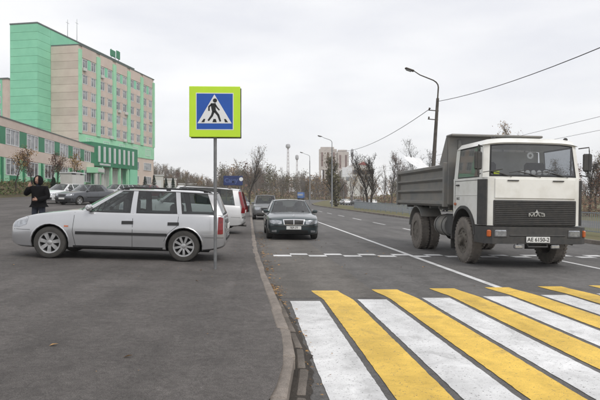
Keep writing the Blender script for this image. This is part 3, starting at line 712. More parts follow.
def hatch_details(root, body, patch, P, hl, hw, detail, sidept):
    front_common(root, patch, P, 0.60, 0.74, 0.38, 0.78, 0.58, 0.70, 0.30)
    for s in (-1, 1):
        patch('tail_lamp', 'y', s, [(-hl+0.20, 0.92), (-hl+0.05, 0.90)], [(-hl+0.20, 0.62), (-hl+0.03, 0.62)], M_red, 0.008, sub=3)
        patch('rubbing_strip', 'y', s, [(0.75, 0.54), (-0.9, 0.54)], [(0.75, 0.48), (-0.9, 0.48)], M_black, 0.010, sub=8, nv=2)
        seam(patch, s, [(0.80, 0.9), (0.82, 0.3)]); seam(patch, s, [(-0.25, 0.9), (-0.25, 0.3)])
    patch('bumper', 'x', 1, [(-0.78, 0.46), (0, 0.46), (0.78, 0.46)], [(-0.78, 0.30), (0, 0.30), (0.78, 0.30)], M_black, 0.012, sub=8)
    plate(root, hl+0.03, 0.44, '', 1)
    q = MB(); q.box((0, 0, 0.215), (3.2, 1.2, 0.06)); q.build('underbody', M_well, root)
def mini(spec, **k):
    d = dict(spec); d.update(k); return d
def rescale(spec, kx, ky, kz, **kw):
    d = dict(spec); d['L'] *= kx; d['W'] *= ky; d['fa'] *= kx; d['ra'] *= kx
    d['st'] = [(a*kx, b2*kz, c*kz, e*kz, f) for (a, b2, c, e, f) in spec['st']]
    g = dict(spec['gh']); g['front'] = tuple((a*kx, b2*kx) for a, b2 in g['front']); g['rear'] = tuple((a*kx, b2*kx) for a, b2 in g['rear'])
    g['zb'] = [(a*kx, b2*kz) for a, b2 in g['zb']]; g['zr'] = [(a*kx, b2*kz) for a, b2 in g['zr']]; g['yb'] = [(a*kx, b2*ky) for a, b2 in g['yb']]; g['yr'] = [(a*kx, b2*ky) for a, b2 in g['yr']]
    g['cols'] = [(a*kx, b2*kx, c) for a, b2, c in g['cols']]; d['gh'] = g; d.update(kw); return d
HATCH = mini(rescale(ESTATE, 0.93, 0.98, 0.98), fn=hatch_details, wheel='plain', rear_cover=False, wr=0.29)
SMALLSEDAN = mini(rescale(SEDAN, 0.86, 0.90, 0.98), fn=hatch_details, wheel='plain', wr=0.29)

c = car('estate_car', 'silver estate car seen side-on beside the crossing sign', ESTATE, 'silver', 'cars parked across the pavement'); place(c, -2.62, 12.24, 179.0, zlot)
c = car('off_road_car', 'pearl white off-road car with tall red tail lamps behind the silver estate', SUV, 'pearl', 'cars parked across the pavement'); place(c, -2.42, 20.9, 176.5, zlot)
c = car('saloon_car', 'dark green saloon with chrome grille parked at the kerb facing the viewer', SEDAN, 'darkgreen', 'cars parked along the kerb'); place(c, 1.55, 22.0, -90, zroad)
c = car('off_road_car', 'grey off-road car parked behind the dark green saloon', SUV, 'greymetal', 'cars parked along the kerb', 1); place(c, 1.12, 39.2, -90, zroad)
c = car('hatchback_car', 'black car just beyond the grey off-road car at the kerb', HATCH, 'blackcar', 'cars parked across the pavement', 1); place(c, -0.95, 52.0, -84, zlot)
c = car('hatchback_car', 'white car standing farthest along the pavement edge past the black one', HATCH, 'white', 'cars parked across the pavement', 1); place(c, -1.2, 62.0, -88, zlot)
for (nm, sp, pt, x, y, hd, lb) in [
    ('hatchback_car', HATCH, 'white', -13.6, 42.4, -113, 'white hatchback parked beside the planted bank behind the man'),
    ('saloon_car', SMALLSEDAN, 'graphite', -11.4, 40.6, -120, 'dark grey saloon nearest of the lot cars, beside the white hatchback'),
    ('saloon_car', SMALLSEDAN, 'greymetal', -13.6, 49.5, -120, 'grey saloon right behind the dark grey saloon in the lot'),
    ('estate_car', HATCH, 'silver', -12.4, 53.5, -118, 'silver car third from the front in the lot row'),
    ('saloon_car', SMALLSEDAN, 'blackcar', -11.6, 57.5, -118, 'black saloon fourth from the front in the lot row'),
    ('saloon_car', SMALLSEDAN, 'red', -11.0, 62.0, -118, 'maroon saloon at the far end of the lot row')]:
    c = car(nm, lb, sp, pt, 'cars parked in the hospital lot', 1); place(c, x, y, hd, zlot)
zfar = lambda x, y: gh(x, y)
zfc = lambda x, y: -0.05 - 0.015*(x-bend(y)-KX) + max(0, (y-150)*0.01)
zmd = lambda x, y: 0.10 - 0.015*(x-bend(y)-KX) + max(0, (y-150)*0.01)
for (sp, pt, x, y, hd, lb) in [
    (HATCH, 'white', 20.6, 132, 110, 'leftmost small white car on the far carriageway'),
    (HATCH, 'silver', 22.3, 129, 96, 'silver car second from the left on the far carriageway'),
    (SMALLSEDAN, 'graphite', 24.0, 124, 100, 'dark saloon between the pale cars on the far carriageway'),
    (HATCH, 'pearl', 26.0, 118, 95, 'pale car right of the dark saloon on the far carriageway'),
    (HATCH, 'white', 26.4, 88, 90, 'white car right of the ivy clad tree on the far carriageway'),
    (SMALLSEDAN, 'blackcar', 26.2, 73, 90, 'black saloon seen over the median railing')]:
    c = car('distant_car', lb, sp, pt, 'cars on the far carriageway', 0); place(c, x, y, hd, zfc)

# ---------------------------------------------------------------- tipper truck
M_cab = mat('cream_cab_paint', (0.77, 0.77, 0.735), 0.42, var=0.05, scale=3, coat=0.3, rgb2=(0.66, 0.65, 0.60), lo=0.28, hi=0.55)
M_bed = mat('grey_bed_paint', (0.165, 0.170, 0.168), 0.65, var=0.2, scale=2.2, bump=0.25, bscale=12, rgb2=(0.225, 0.21, 0.185))
M_tk = mat('truck_black', (0.035, 0.036, 0.038), 0.6, var=0.2, scale=8, rgb2=(0.06, 0.057, 0.053))
M_dust = mat('dusty_tyre', (0.125, 0.114, 0.102), 0.95, scale=7, bump=0.3, bscale=40, rgb2=(0.20, 0.178, 0.155))
M_drim = mat('dusty_rim', (0.20, 0.18, 0.155), 0.85, scale=9, rgb2=(0.075, 0.066, 0.055))
M_tarp = mat('white_load_sheet', (0.80, 0.80, 0.80), 0.5, var=0.06, scale=4)
def build_truck():
    T = empty('tipper_truck', label='cream cabbed tipper truck with grey dump body driving towards the crossing', cat='truck')
    def bb(nm, c, d, m_, b=0.02, par=T, M=None, smooth=35):
        q = MB(); q.box(c, d, b=b, M=M); return q.build(nm, m_, par, smooth=smooth)
    FA, RA, WR = -1.32, -5.05, 0.545
    # chassis
    for s in (-1, 1): bb('chassis_rail', (-3.6, s*0.42, 0.92), (6.4, 0.09, 0.24), M_tk)
    for ax in (FA, RA):
        q = MB(); q.tube([(ax, -0.95, WR), (ax, 0.95, WR)], 0.085, 10)
        if ax == RA: q.lathe([(0.05, -0.2), (0.24, -0.12), (0.28, 0), (0.24, 0.12), (0.05, 0.2)], 14, 'x', c=(ax, 0, WR))
        q.build('axle', M_tk, T, smooth=40)
    # wheels
    def tw(wid, front):
        t = MB(); h = wid/2; ri = 0.30
        t.lathe([(ri, -h*0.75), (ri*1.08, -h*0.95), (WR*0.80, -h), (WR*0.93, -h*0.93), (WR, -h*0.75), (WR, h*0.75), (WR*0.93, h*0.93), (WR*0.80, h), (ri*1.08, h*0.95), (ri, h*0.75)], 36, 'y', closed=True)
        for k in range(36):           # shoulder lugs
            for s in (-1, 1):
                o = len(t.v); t.box((WR-0.004, s*h*0.62, 0), (0.03, h*0.5, 0.045)); t.xf(o, Matrix.Rotation(2*math.pi*(k+0.5*(s > 0))/36, 4, 'Y'))
        r = MB(); d = h*0.55 if front else -h*0.35
        r.lathe([(ri*1.07, h*0.80), (ri*1.07, h*0.97), (ri*0.96, h*0.95), (ri*0.88, h*0.5), (ri*0.85, d*0.8), (ri*0.62, d), (ri*0.45, d+0.06), (ri*0.40, d+0.07), (ri*0.38, d+0.15), (ri*0.22, d+0.17), (0.01, d+0.17)], 28, 'y')
        hb = MB()
        for k in range(8):
            a = 2*math.pi*k/8; hb.lathe([(0.022, d+0.0), (0.022, d+0.06), (0.012, d+0.07)], 6, 'y', c=(ri*0.70*math.cos(a), 0, ri*0.70*math.sin(a)))
        return t.mesh('wheel', M_dust, smooth=35), r.mesh('rim', M_drim, smooth=35), hb.mesh('wheel_nut', M_drim)
    ft, fr, fn_ = tw(0.30, True); rt, rr_, rn_ = tw(0.28, False)
    for s in (-1, 1):
        for (ax, y_, tm, rm, nm_) in ((FA, 1.03, ft, fr, fn_), (RA, 1.05, rt, rr_, rn_), (RA, 0.74, rt, None, None)):
            o = link('wheel', tm, T, (ax, s*y_, WR)); o.rotation_euler = (0, random.uniform(0, 3), 0 if s > 0 else math.pi)
            if rm: link('rim', rm, o); n_ = link('wheel_nuts', nm_, o); n_['kind'] = 'stuff'
    # front fenders
    def arc_band(nm, ax, zc, r0, th, y0, y1, a0, a1, m_, n=14):
        q = MB()
        for k in range(n+1):
            a = R(a0+(a1-a0)*k/n); ca, sa = math.cos(a), math.sin(a)
            for (r, yy) in ((r0, y0), (r0+th, y0), (r0+th, y1), (r0, y1)): q.v.append(Vector((ax+r*ca, yy, zc+r*sa)))
        for k in range(n):
            for i in range(4): q.f.append((4*k+i, 4*k+(i+1) % 4, 4*k+4+(i+1) % 4, 4*k+4+i)); q.m.append(0)
        q.f += [(0, 1, 2, 3), (4*n+3, 4*n+2, 4*n+1, 4*n)]; q.m += [0, 0]
        return q.build(nm, m_, T, smooth=40)
    for s in (-1, 1):
        arc_band('front_fender', FA, 0.62, 0.68, 0.07, s*0.80, s*1.19, 8, 188, M_tk)
        arc_band('rear_mudguard', RA, 0.60, 0.68, 0.03, s*0.58, s*1.20, 35, 172, M_bed)
        q = MB(); q.box((RA-0.68, s*0.9, 0.55), (0.02, 0.5, 0.4)); q.build('mud_flap', M_tk, T)
        q = MB(); q.box((FA-0.76, s*0.98, 0.52), (0.03, 0.40, 0.5)); q.build('mud_flap', M_tk, T)
    # tank and box between the axles
    for s in (-1, 1):
        q = MB(); q.lathe([(0.02, -0.42), (0.27, -0.42), (0.29, -0.38), (0.29, 0.38), (0.27, 0.42), (0.02, 0.42)], 20, 'x', c=(-3.35, s*0.78, 0.80)); q.build('fuel_tank' if s > 0 else 'air_tank', M_bed, T, smooth=40)
        for xx in (-3.6, -3.1): 
            q = MB(); q.lathe([(0.292, -0.02), (0.30, -0.02), (0.30, 0.02), (0.292, 0.02)], 20, 'x', c=(xx, s*0.78, 0.80), closed=True); q.build('tank_strap', M_tk, T)
        bb('bracket_box', (-2.55, s*0.85, 0.85), (0.42, 0.40, 0.5), M_tk)
    # bumper
    q = MB(); q.prism([(0.0, -1.02), (0.0, 1.02), (-0.12, 1.16), (-0.62, 1.18), (-0.62, 1.02), (-0.2, 0.98), (-0.2, -0.98), (-0.62, -1.02), (-0.62, -1.18), (-0.12, -1.16)], 0.56, 0.93, 'z'); q.build('bumper', M_tk, T, smooth=25)
    bb('bumper_step', (-0.01, 0, 0.74), (0.05, 1.30, 0.045), M_tk)
    for s in (-1, 1):
        o = bb('headlamp', (0.004, s*0.84, 0.785), (0.05, 0.27, 0.15), M_lamp, 0.02)
        bb('lamp_surround', (-0.01, s*0.84, 0.785), (0.04, 0.31, 0.19), M_tk, 0.01)
        bb('turn_signal', (-0.055, s*1.07, 0.785), (0.12, 0.09, 0.15), M_amber, 0.02, M=Matrix.Rotation(R(-s*-40), 4, 'Z'))
        bb('fog_lamp', (-0.03, s*0.42, 0.50), (0.07, 0.20, 0.09), M_lamp, 0.02)
        q = MB(); q.tube([(-0.1, s*0.42, 0.62), (-0.06, s*0.42, 0.54)], 0.02, 6); q.build('fog_lamp_bracket', M_tk, T)
        q = MB(); q.tube([(-0.25, s*0.55, 0.6), (-0.25, s*0.95, 0.53), (-0.25, s*1.02, 0.62)], 0.018, 6); q.build('step_bar', M_steel, T)
    q = MB(); q.tube([(-0.05, -0.22, 0.60), (0.02, -0.22, 0.5), (0.02, 0.22, 0.5), (-0.05, 0.22, 0.60)], 0.02, 8); q.build('tow_hook', M_tk, T)
    o = plate(T, 0.03, 0.655, 'AE 6150-2', 1, 0.54, 0.13)
    # cab lower shell with wheel arch cut
    CB = -2.02; fw = 1.06; bw = 1.15
    q = MB(); prof = [(-0.14, -fw+0.10), (-0.14, fw-0.10), (-0.20, fw), (-0.42, bw), (CB, bw), (CB, -bw), (-0.42, -bw), (-0.20, -fw)]
    q.prism(prof, 0.95, 2.02, 'z'); cm = MB()
    cm.lathe([(0.70, -2), (0.70, 2)], 40, 'y', c=(FA, 0, 0.62)); lower = boolean_cut(q.mesh('cab_shell', [M_cab, M_well]), cm.mesh('c', [M_well])); lower.polygons.foreach_set('use_smooth', [True]*len(lower.polygons)); lower.set_sharp_from_angle(angle=R(32))
    shell = link('cab_shell', lower, T)
    bb('cab_underside', (-1.3, 0, 1.16), (1.2, 1.1, 0.3), M_well, 0)
    # grille
    g = bb('grille', (-0.135, 0, 1.235), (0.05, 1.90, 0.56), M_tk, 0.015)
    for k in range(13):
        bb('slat', (-0.105, 0, 0.985+0.0415*k), (0.03, 1.84, 0.019), M_tk, 0.005, g)
    Mx = Matrix(((0, 0, 1, 0), (1, 0, 0, 0), (0, 1, 0, 0), (0, 0, 0, 1)))
    text_obj('emblem', 'МАЗ', 0.10, M_chrome, g, Matrix.Translation((-0.085, 0.02, 1.19)) @ Mx, 0.006, 0.0015, 1.8)
    q = MB(); q.prism([(-0.16, 1.236), (0.20, 1.236), (0.14, 1.248), (0.055, 1.25), (0.02, 1.315), (-0.015, 1.25), (-0.10, 1.248)], -0.093, -0.08, 'x'); q.build('emblem_crest', M_chrome, g)
    # front panel lip + handles
    bb('front_flap', (-0.13, 0, 1.77), (0.03, 1.86, 0.44), M_cab, 0.012)
    for s in (-1, 1): bb('flap_handle', (-0.10, s*0.52, 1.945), (0.03, 0.26, 0.025), M_tk, 0.008)
    # corner air deflectors
    for s in (-1, 1):
        q = MB(); q.prism([(-0.19, s*(fw+0.005)), (-0.165, s*(fw+0.045)), (-0.44, s*(bw+0.045)), (-0.46, s*(bw+0.005))], 0.96, 1.97, 'z'); q.build('air_deflector', M_tk, T, smooth=30)
        # door
        x0, x1 = -0.50, -1.90
        for (a, c) in (((x0, 1.98), (x0, 1.28)), ((x1, 1.98), (x1, 1.28)), ((x0, 1.96), (x1, 1.96))):
            q = MB(); dx = abs(c[0]-a[0]); q.box(((a[0]+c[0])/2, s*(bw+0.001), (a[1]+c[1])/2), (max(dx, 0.012), 0.006, max(abs(c[1]-a[1]), 0.012))); q.build('door_seam', M_seal, shell)
        bb('door_handle', (x1+0.20, s*(bw+0.02), 1.86), (0.17, 0.04, 0.035), M_tk, 0.01, shell)
        bb('door_ridge', ((x0+x1)/2, s*(bw+0.004), 1.62), (1.36, 0.012, 0.02), M_cab, 0.004, shell)
        bb('side_marker', (x1+0.05, s*(bw+0.02), 1.40), (0.09, 0.05, 0.07), M_amber, 0.02, shell)
        Ms = Matrix(((-s, 0, 0, 0), (0, 0, s, 0), (0, 1, 0, 0), (0, 0, 0, 1)))
        text_obj('door_lettering', 'МАЗ', 0.09, M_steel, shell, Matrix.Translation((-1.70, s*(bw+0.004), 1.53)) @ Ms, 0.001)
    # upper cab ring
    zb_, zr_ = 2.02, 2.76
    def side(u0, u1, s):
        def f(u, v):
            xb = -0.30+(-1.72)*(u0+(u1-u0)*u); xr = -0.40+(-1.60)*(u0+(u1-u0)*u)
            return Vector((xb+(xr-xb)*v, s*(bw-0.012-0.06*v), zb_-0.01+(zr_-zb_)*v))
        return f
    pil = MB()
    def pane(fn, nm, e, ev):
        gq = MB(); gq.grid(lambda u, v: fn(e+(1-2*e)*u, ev+(1-2*ev)*v), 6, 4); o = gq.build(nm, G_truck, T, smooth=60); sl = MB()
        for (u0, u1, v0, v1) in ((0, 1, 0, ev), (0, 1, 1-ev, 1), (0, e, ev, 1-ev), (1-e, 1, ev, 1-ev)):
            sl.grid(lambda u, v: fn(u0+(u1-u0)*u, v0+(v1-v0)*v), 6 if u1-u0 > .5 else 1, 4 if v1-v0 > .5 else 1)
        sl.build('seal', M_seal, o, smooth=60); return o
    for s in (-1, 1):
        pane(side(0.10, 0.86, s), 'side_window', 0.03, 0.05)
        q = MB(); q.grid(side(0, 0.10, s), 2, 2); q.build('front_pillar', M_cab, T, smooth=40)
        q = MB(); q.grid(side(0.86, 1.0, s), 2, 2); q.build('rear_pillar', M_cab, T, smooth=40)
        q = MB(); q.box((-0.62, s*(bw-0.04), 2.38), (0.025, 0.03, 0.66)); q.build('quarter_light_bar', M_seal, T)
    def front(u, v):
        t = 2*u-1; xb = -0.155-0.145*abs(t)**5; xr = -0.26-0.14*abs(t)**5
        return Vector((xb+(xr-xb)*v, t*(bw-0.012-0.06*v), zb_-0.01+(zr_-zb_+0.05*(1-t**4))*v))
    pane(lambda u, v: front(0.055+0.89*u, 0.03+0.94*v), 'windscreen', 0.018, 0.045)
    q = MB()
    for (u0, u1) in ((0, 0.055), (0.945, 1)): q = MB(); q.grid(lambda u, v: front(u0+(u1-u0)*u, v), 3, 2); q.build('screen_pillar', M_cab, T, smooth=40)
    for (v0, v1) in ((0, 0.03), (0.97, 1.0)): q = MB(); q.grid(lambda u, v: front(0.055+0.89*u, v0+(v1-v0)*v), 12, 1); q.build('screen_rail', M_cab, T, smooth=40)
    # roof
    q = MB()
    def roof(u, v):
        t = 2*v-1; x = -0.22-0.12*abs(t)**5 + u*(-1.80+0.10*abs(t)**5); e = min(1, (1-abs(t))*9, u*14+0.0, (1-u)*14)
        return Vector((x, t*(bw-0.045), 2.745 + 0.105*(1-(1-e)**2) + 0.055*(1-t**4)))
    q.grid(roof, 16, 20); q.build('roof', M_cab, T, smooth=60)
    q = MB(); q.box((-2.005, 0, 2.38), (0.03, 2.1, 0.72)); q.build('rear_wall', M_cab, T)
    for s in (-1, 1): bb('roof_marker', (-0.42, s*0.85, 2.905), (0.10, 0.09, 0.08), M_tk, 0.03)
    # interior
    bb('dashboard', (-0.42, 0, 2.02), (0.36, 2.0, 0.14), M_int, 0.04)
    for s in (-1, 1):
        q = MB(); q.box((-1.35, s*0.62, 2.12), (0.16, 0.52, 0.62), b=0.06); q.build('seat', M_seat, T, smooth=40)
    q = MB(); o = len(q.v); q.lathe([(0.225, -0.014), (0.25, 0), (0.225, 0.014), (0.21, 0)], 22, 'x', closed=True); q.tube([(0, -0.2, 0), (0, 0.2, 0)], 0.014, 6); q.xf(o, Matrix.Translation((-0.72, 0.62, 2.12)) @ Matrix.Rotation(R(-55), 4, 'Y')); q.build('steering_wheel', M_int, T, smooth=40)
    for k in range(5):
        q = MB(); q.lathe([(0.01, -0.03), (0.05, -0.02), (0.06, 0.0), (0.05, 0.02), (0.01, 0.03)], 12, 'x', c=(-0.30, -0.13+0.135*k-0.1, 2.135)); q.build('dash_ornament', M_plate, T, smooth=40)
    q = MB(); q.lathe([(0.035, -0.006), (0.075, -0.006), (0.075, 0.006), (0.035, 0.006)], 18, 'x', c=(-0.34, -0.02, 2.52), closed=True); q.build('hanging_disc', M_plate, T, smooth=40)
    q = MB(); q.tube([(-0.34, -0.02, 2.59), (-0.34, -0.02, 2.74)], 0.004, 4); q.build('disc_cord', M_plate, T)
    bb('windscreen_sticker', (-0.20, -0.86, 2.12), (0.006, 0.13, 0.07), mat('lime_sticker', (0.45, 0.55, 0.05), 0.5), 0.002)
    for (y0, y1) in ((-0.55, -0.98), (0.12, -0.38), (0.75, 0.25)):
        q = MB(); q.tube([(-0.125, y0, 2.03), (-0.155, (y0+y1)/2, 2.10), (-0.165, y1, 2.15)], 0.012, 6); q.tube([(-0.172, y1-0.2, 2.12), (-0.178, y1+0.25, 2.20)], 0.009, 5); o = q.build('wiper', M_tk, T)
    # mirrors
    for s in (-1, 1):
        q = MB(); q.tube([(-0.36, s*(bw-0.02), 2.70), (-0.20, s*(bw+0.13), 2.72), (-0.20, s*(bw+0.14), 2.62)], 0.014, 6); q.tube([(-0.36, s*(bw+0.01), 2.10), (-0.20, s*(bw+0.13), 2.06), (-0.20, s*(bw+0.14), 2.14)], 0.014, 6)
        q.tube([(-0.20, s*(bw+0.14), 2.62), (-0.20, s*(bw+0.14), 2.14)], 0.012, 6); o = q.build('mirror_arm', M_tk, T, smooth=40)
        bb('mirror', (-0.235, s*(bw+0.12), 2.38), (0.06, 0.20, 0.40), M_tk, 0.03, o, Matrix.Rotation(R(-s*12), 4, 'Z'))
    # dump body
    X0, X1, Z0, Z1, HW = -2.36, -7.0, 1.40, 2.42, 1.20
    Bd = bb('bed_floor', ((X0+X1)/2, 0, Z0), (X0-X1, 2.24, 0.10), M_bed)
    for k in range(6): bb('bed_crossbeam', (X0-0.4-0.78*k, 0, Z0-0.10), (0.10, 2.0, 0.11), M_bed, 0.01, Bd)
    for s in (-1, 1):
        sd = bb('bed_side', ((X0+X1)/2, s*(HW-0.035), (Z0+Z1)/2), (X0-X1-0.06, 0.05, Z1-Z0), M_bed, 0.01)
        for (z, hgt, pr) in ((Z1-0.05, 0.13, 0.10), (Z0+0.66, 0.10, 0.085), (Z0+0.36, 0.10, 0.085), (Z0+0.02, 0.13, 0.085)):
            q = MB(); q.prism([(s*(HW-0.01), z-hgt/2-0.03), (s*(HW-0.01+pr), z-hgt/2+0.03), (s*(HW-0.01+pr), z+hgt/2-0.03), (s*(HW-0.01), z+hgt/2)], X1+0.03, X0-0.03, 'x'); q.build('side_rib', M_bed, sd, smooth=25)
        for x in (X0-0.05, X1+0.06): bb('corner_post', (x, s*(HW+0.025), (Z0+Z1)/2-0.02), (0.11, 0.135, Z1-Z0+0.14), M_bed, 0.015, sd)
        q = MB(); q.prism([(X0-0.02, Z1-0.02), (X0-0.02, 3.13), (X0-0.12, 3.13), (X0-0.62, Z1+0.02)], s*(HW-0.06), s*(HW-0.0), 'y'); q.build('canopy_gusset', M_bed, T)
    bb('bed_tailgate', (X1-0.02, 0, (Z0+Z1)/2-0.02), (0.07, 2.30, Z1-Z0), M_bed, 0.01)
    bb('headboard', (X0+0.01, 0, 2.25), (0.06, 2.38, 1.76), M_bed, 0.015)
    bb('canopy_lip', (X0+0.10, 0, 3.15), (0.42, 2.42, 0.06), M_bed, 0.02)
    for k in range(4): bb('headboard_rib', (X0+0.055, -0.9+0.6*k, 2.2), (0.05, 0.09, 1.7), M_bed, 0.01)
    # pale sheeting sticking out of the load
    q = MB()
    def shf(u, v):
        x = -6.9+2.3*u; return Vector((x, -1.10+0.62*v, 2.98-0.62*u**0.7 - 0.10*v + 0.012*math.sin(v*25)))
    q.grid(shf, 10, 24); q.build('load_sheet', M_tarp, T, smooth=60)
    q = MB(); q.grid(lambda u, v: Vector((-6.95+4.4*u, -1.12+2.24*v, 2.20+0.10*math.sin(7*u+3*v)+0.05*math.sin(19*v+5*u))), 16, 10); q.build('load_fill', mat('gravel_load', (0.20, 0.17, 0.13), 0.95, scale=9, bump=1.0, bscale=14), T, smooth=60)
    place(T, 6.27, 11.72, -90, zroad); T.location.z = zroad(6.27, 12); return T
truck = build_truck()

# ---------------------------------------------------------------- crossing sign
M_lime = mat('lime_reflective', (0.52, 0.78, 0.03), 0.5, var=0.03, scale=3)
M_sblue = mat('sign_blue', (0.008, 0.085, 0.42), 0.45, var=0.05)
M_swhite = mat('sign_white', (0.74, 0.75, 0.76), 0.5, var=0.03)
M_pole = mat('galvanised_pole', (0.22, 0.225, 0.23), 0.6, 0.4, var=0.15, scale=12)
def build_sign():
    sx, sy = -0.62, 10.42; z0 = zlot(sx, sy)
    S = empty('crossing_sign', (sx, sy, z0), R(-3), 'lime edged blue pedestrian crossing sign on a thin pole', 'sign')
    q = MB(); q.tube([(0, 0, -0.05), (0, 0, 3.15)], 0.03, 12); q.build('pole', M_pole, S, smooth=40)
    zc = 3.06-z0; k = 0.93/265.0
    def P2(px, py): return ((px-197.5)*k, (196-py)*k)
    q = MB(); q.box((0, -0.055, zc), (0.93, 0.035, 0.93), b=0.008); q.build('plate', M_lime, S, smooth=30)
    q = MB(); q.box((0.012, 0.06, zc-0.01), (0.93, 0.03, 0.93), b=0.008); q.build('rear_plate', M_steel, S)
    for dz in (-0.25, 0.25): q = MB(); q.box((0, 0.0, zc+dz), (0.10, 0.11, 0.05)); q.build('clamp', M_pole, S)
    def flat(nm, poly, y, th, m_, par=S):
        q = MB(); q.prism([P2(*p) for p in poly], y-th, y, 'y'); o = q.build(nm, m_, par); o.location = (0, 0, zc); return o
    flat('white_border', [(100, 98), (295, 98), (295, 291), (100, 291)], -0.0726, 0.002, M_swhite)
    flat('blue_panel', [(104, 102), (291, 102), (291, 287), (104, 287)], -0.0750, 0.002, M_sblue)
    flat('white_triangle', [(196, 106), (108, 257), (286, 257)], -0.0775, 0.002, M_swhite)
    fig = empty('pictogram'); fig.parent = S; fig.location = (0, 0, 0)
    def limb(nm, pts, w0, w1):
        pl, pr = [], []
        n = len(pts)
        for i, p in enumerate(pts):
            a, c = pts[max(0, i-1)], pts[min(n-1, i+1)]; dx, dy = c[0]-a[0], c[1]-a[1]; ln = math.hypot(dx, dy); w_ = (w0+(w1-w0)*i/(n-1))/2
            pl.append((p[0]-dy/ln*w_, p[1]+dx/ln*w_)); pr.append((p[0]+dy/ln*w_, p[1]-dx/ln*w_))
        flat(nm, pl+pr[::-1], -0.0800, 0.002, M_ink, fig)
    flat('head', [(199+11*math.cos(a*0.5236), 138+11*math.sin(a*0.5236)) for a in range(12)], -0.0800, 0.002, M_ink, fig)
    limb('torso', [(190, 152), (191, 175), (195, 199)], 26, 20)
    limb('arm', [(184, 156), (168, 170), (168, 192)], 9, 8); limb('arm', [(200, 160), (210, 175), (222, 188)], 9, 7)
    limb('leg', [(192, 192), (183, 217), (164, 243)], 14, 9); limb('leg', [(198, 192), (216, 214), (227, 247)], 14, 9)
    for cx in (140, 197, 255):
        flat('crossing_bar', [(cx-6, 234), (cx+6, 234), (cx+11, 251), (cx-11, 251)] if cx == 197 else ([(cx+0, 234), (cx+9, 234), (cx+4, 251), (cx-12, 251)] if cx < 190 else [(cx-9, 234), (cx, 234), (cx+12, 251), (cx-4, 251)]), -0.0800, 0.002, M_ink, fig)
build_sign()

# ---------------------------------------------------------------- hospital tower
M_green = mat('mint_panel', (0.27, 0.64, 0.43), 0.75, var=0.06, scale=0.5, rgb2=(0.225, 0.57, 0.38), objrand=0.05)
M_mint = mat('pale_mint', (0.36, 0.70, 0.46), 0.75, var=0.06, scale=0.8)
M_beige = mat('beige_panel', (0.63, 0.53, 0.46), 0.8, var=0.06, scale=0.5, rgb2=(0.55, 0.45, 0.39), objrand=0.07)
M_dkgreen = mat('dark_green_panel', (0.015, 0.21, 0.095), 0.5, var=0.1, scale=1.5)
M_core = mat('joint_grey', (0.22, 0.21, 0.19), 0.9)
M_gcore = mat('green_joint', (0.09, 0.28, 0.18), 0.9)
M_wframe = mat('white_window_frame', (0.68, 0.69, 0.70), 0.5, var=0.04)
M_pane = mat('window_pane', (0.05, 0.06, 0.07), 0.06, spec=0.9, var=0.3, scale=0.9, rgb2=(0.30, 0.31, 0.32), objrand=0.5)  # paler blotches in the pane colour stand in for reflected sky
M_coping = mat('roof_coping', (0.16, 0.19, 0.18), 0.7)
M_cream = mat('white_render', (0.62, 0.61, 0.58), 0.8, var=0.06, scale=1)
WM = {}
def window(root, s, n, zc, wd, ht, mull=1, face=-1, shelf=False):
    """window in a wall whose outside is local -y at distance n; frame > pane"""
    key = (round(wd, 2), round(ht, 2), mull)
    if key not in WM:
        f = MB(); t = 0.09
        for (cx, cz, dx, dz) in ((0, ht/2-t/2, wd, t), (0, -ht/2+t/2, wd, t), (-wd/2+t/2, 0, t, ht-2*t), (wd/2-t/2, 0, t, ht-2*t)): f.box((cx, 0, cz), (dx, 0.12, dz))
        for k in range(mull): f.box((-wd/2+wd*(k+1)/(mull+1), 0, 0), (t*0.8, 0.10, ht-2*t))
        if mull: f.box((-wd/2+wd*0.5/(mull+1), 0.0, ht*0.18), (wd/(mull+1)-t*1.8, 0.09, t*0.7))
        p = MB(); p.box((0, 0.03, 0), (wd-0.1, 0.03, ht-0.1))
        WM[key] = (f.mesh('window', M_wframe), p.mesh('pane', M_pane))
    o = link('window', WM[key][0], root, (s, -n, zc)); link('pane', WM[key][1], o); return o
def blk(nm, root, s0, s1, n0, n1, z0, z1, m_, b=0.0):
    q = MB(); q.box(((s0+s1)/2, -(n0+n1)/2, (z0+z1)/2), (s1-s0, n1-n0, z1-z0), b=b); return q.build(nm, m_, root)
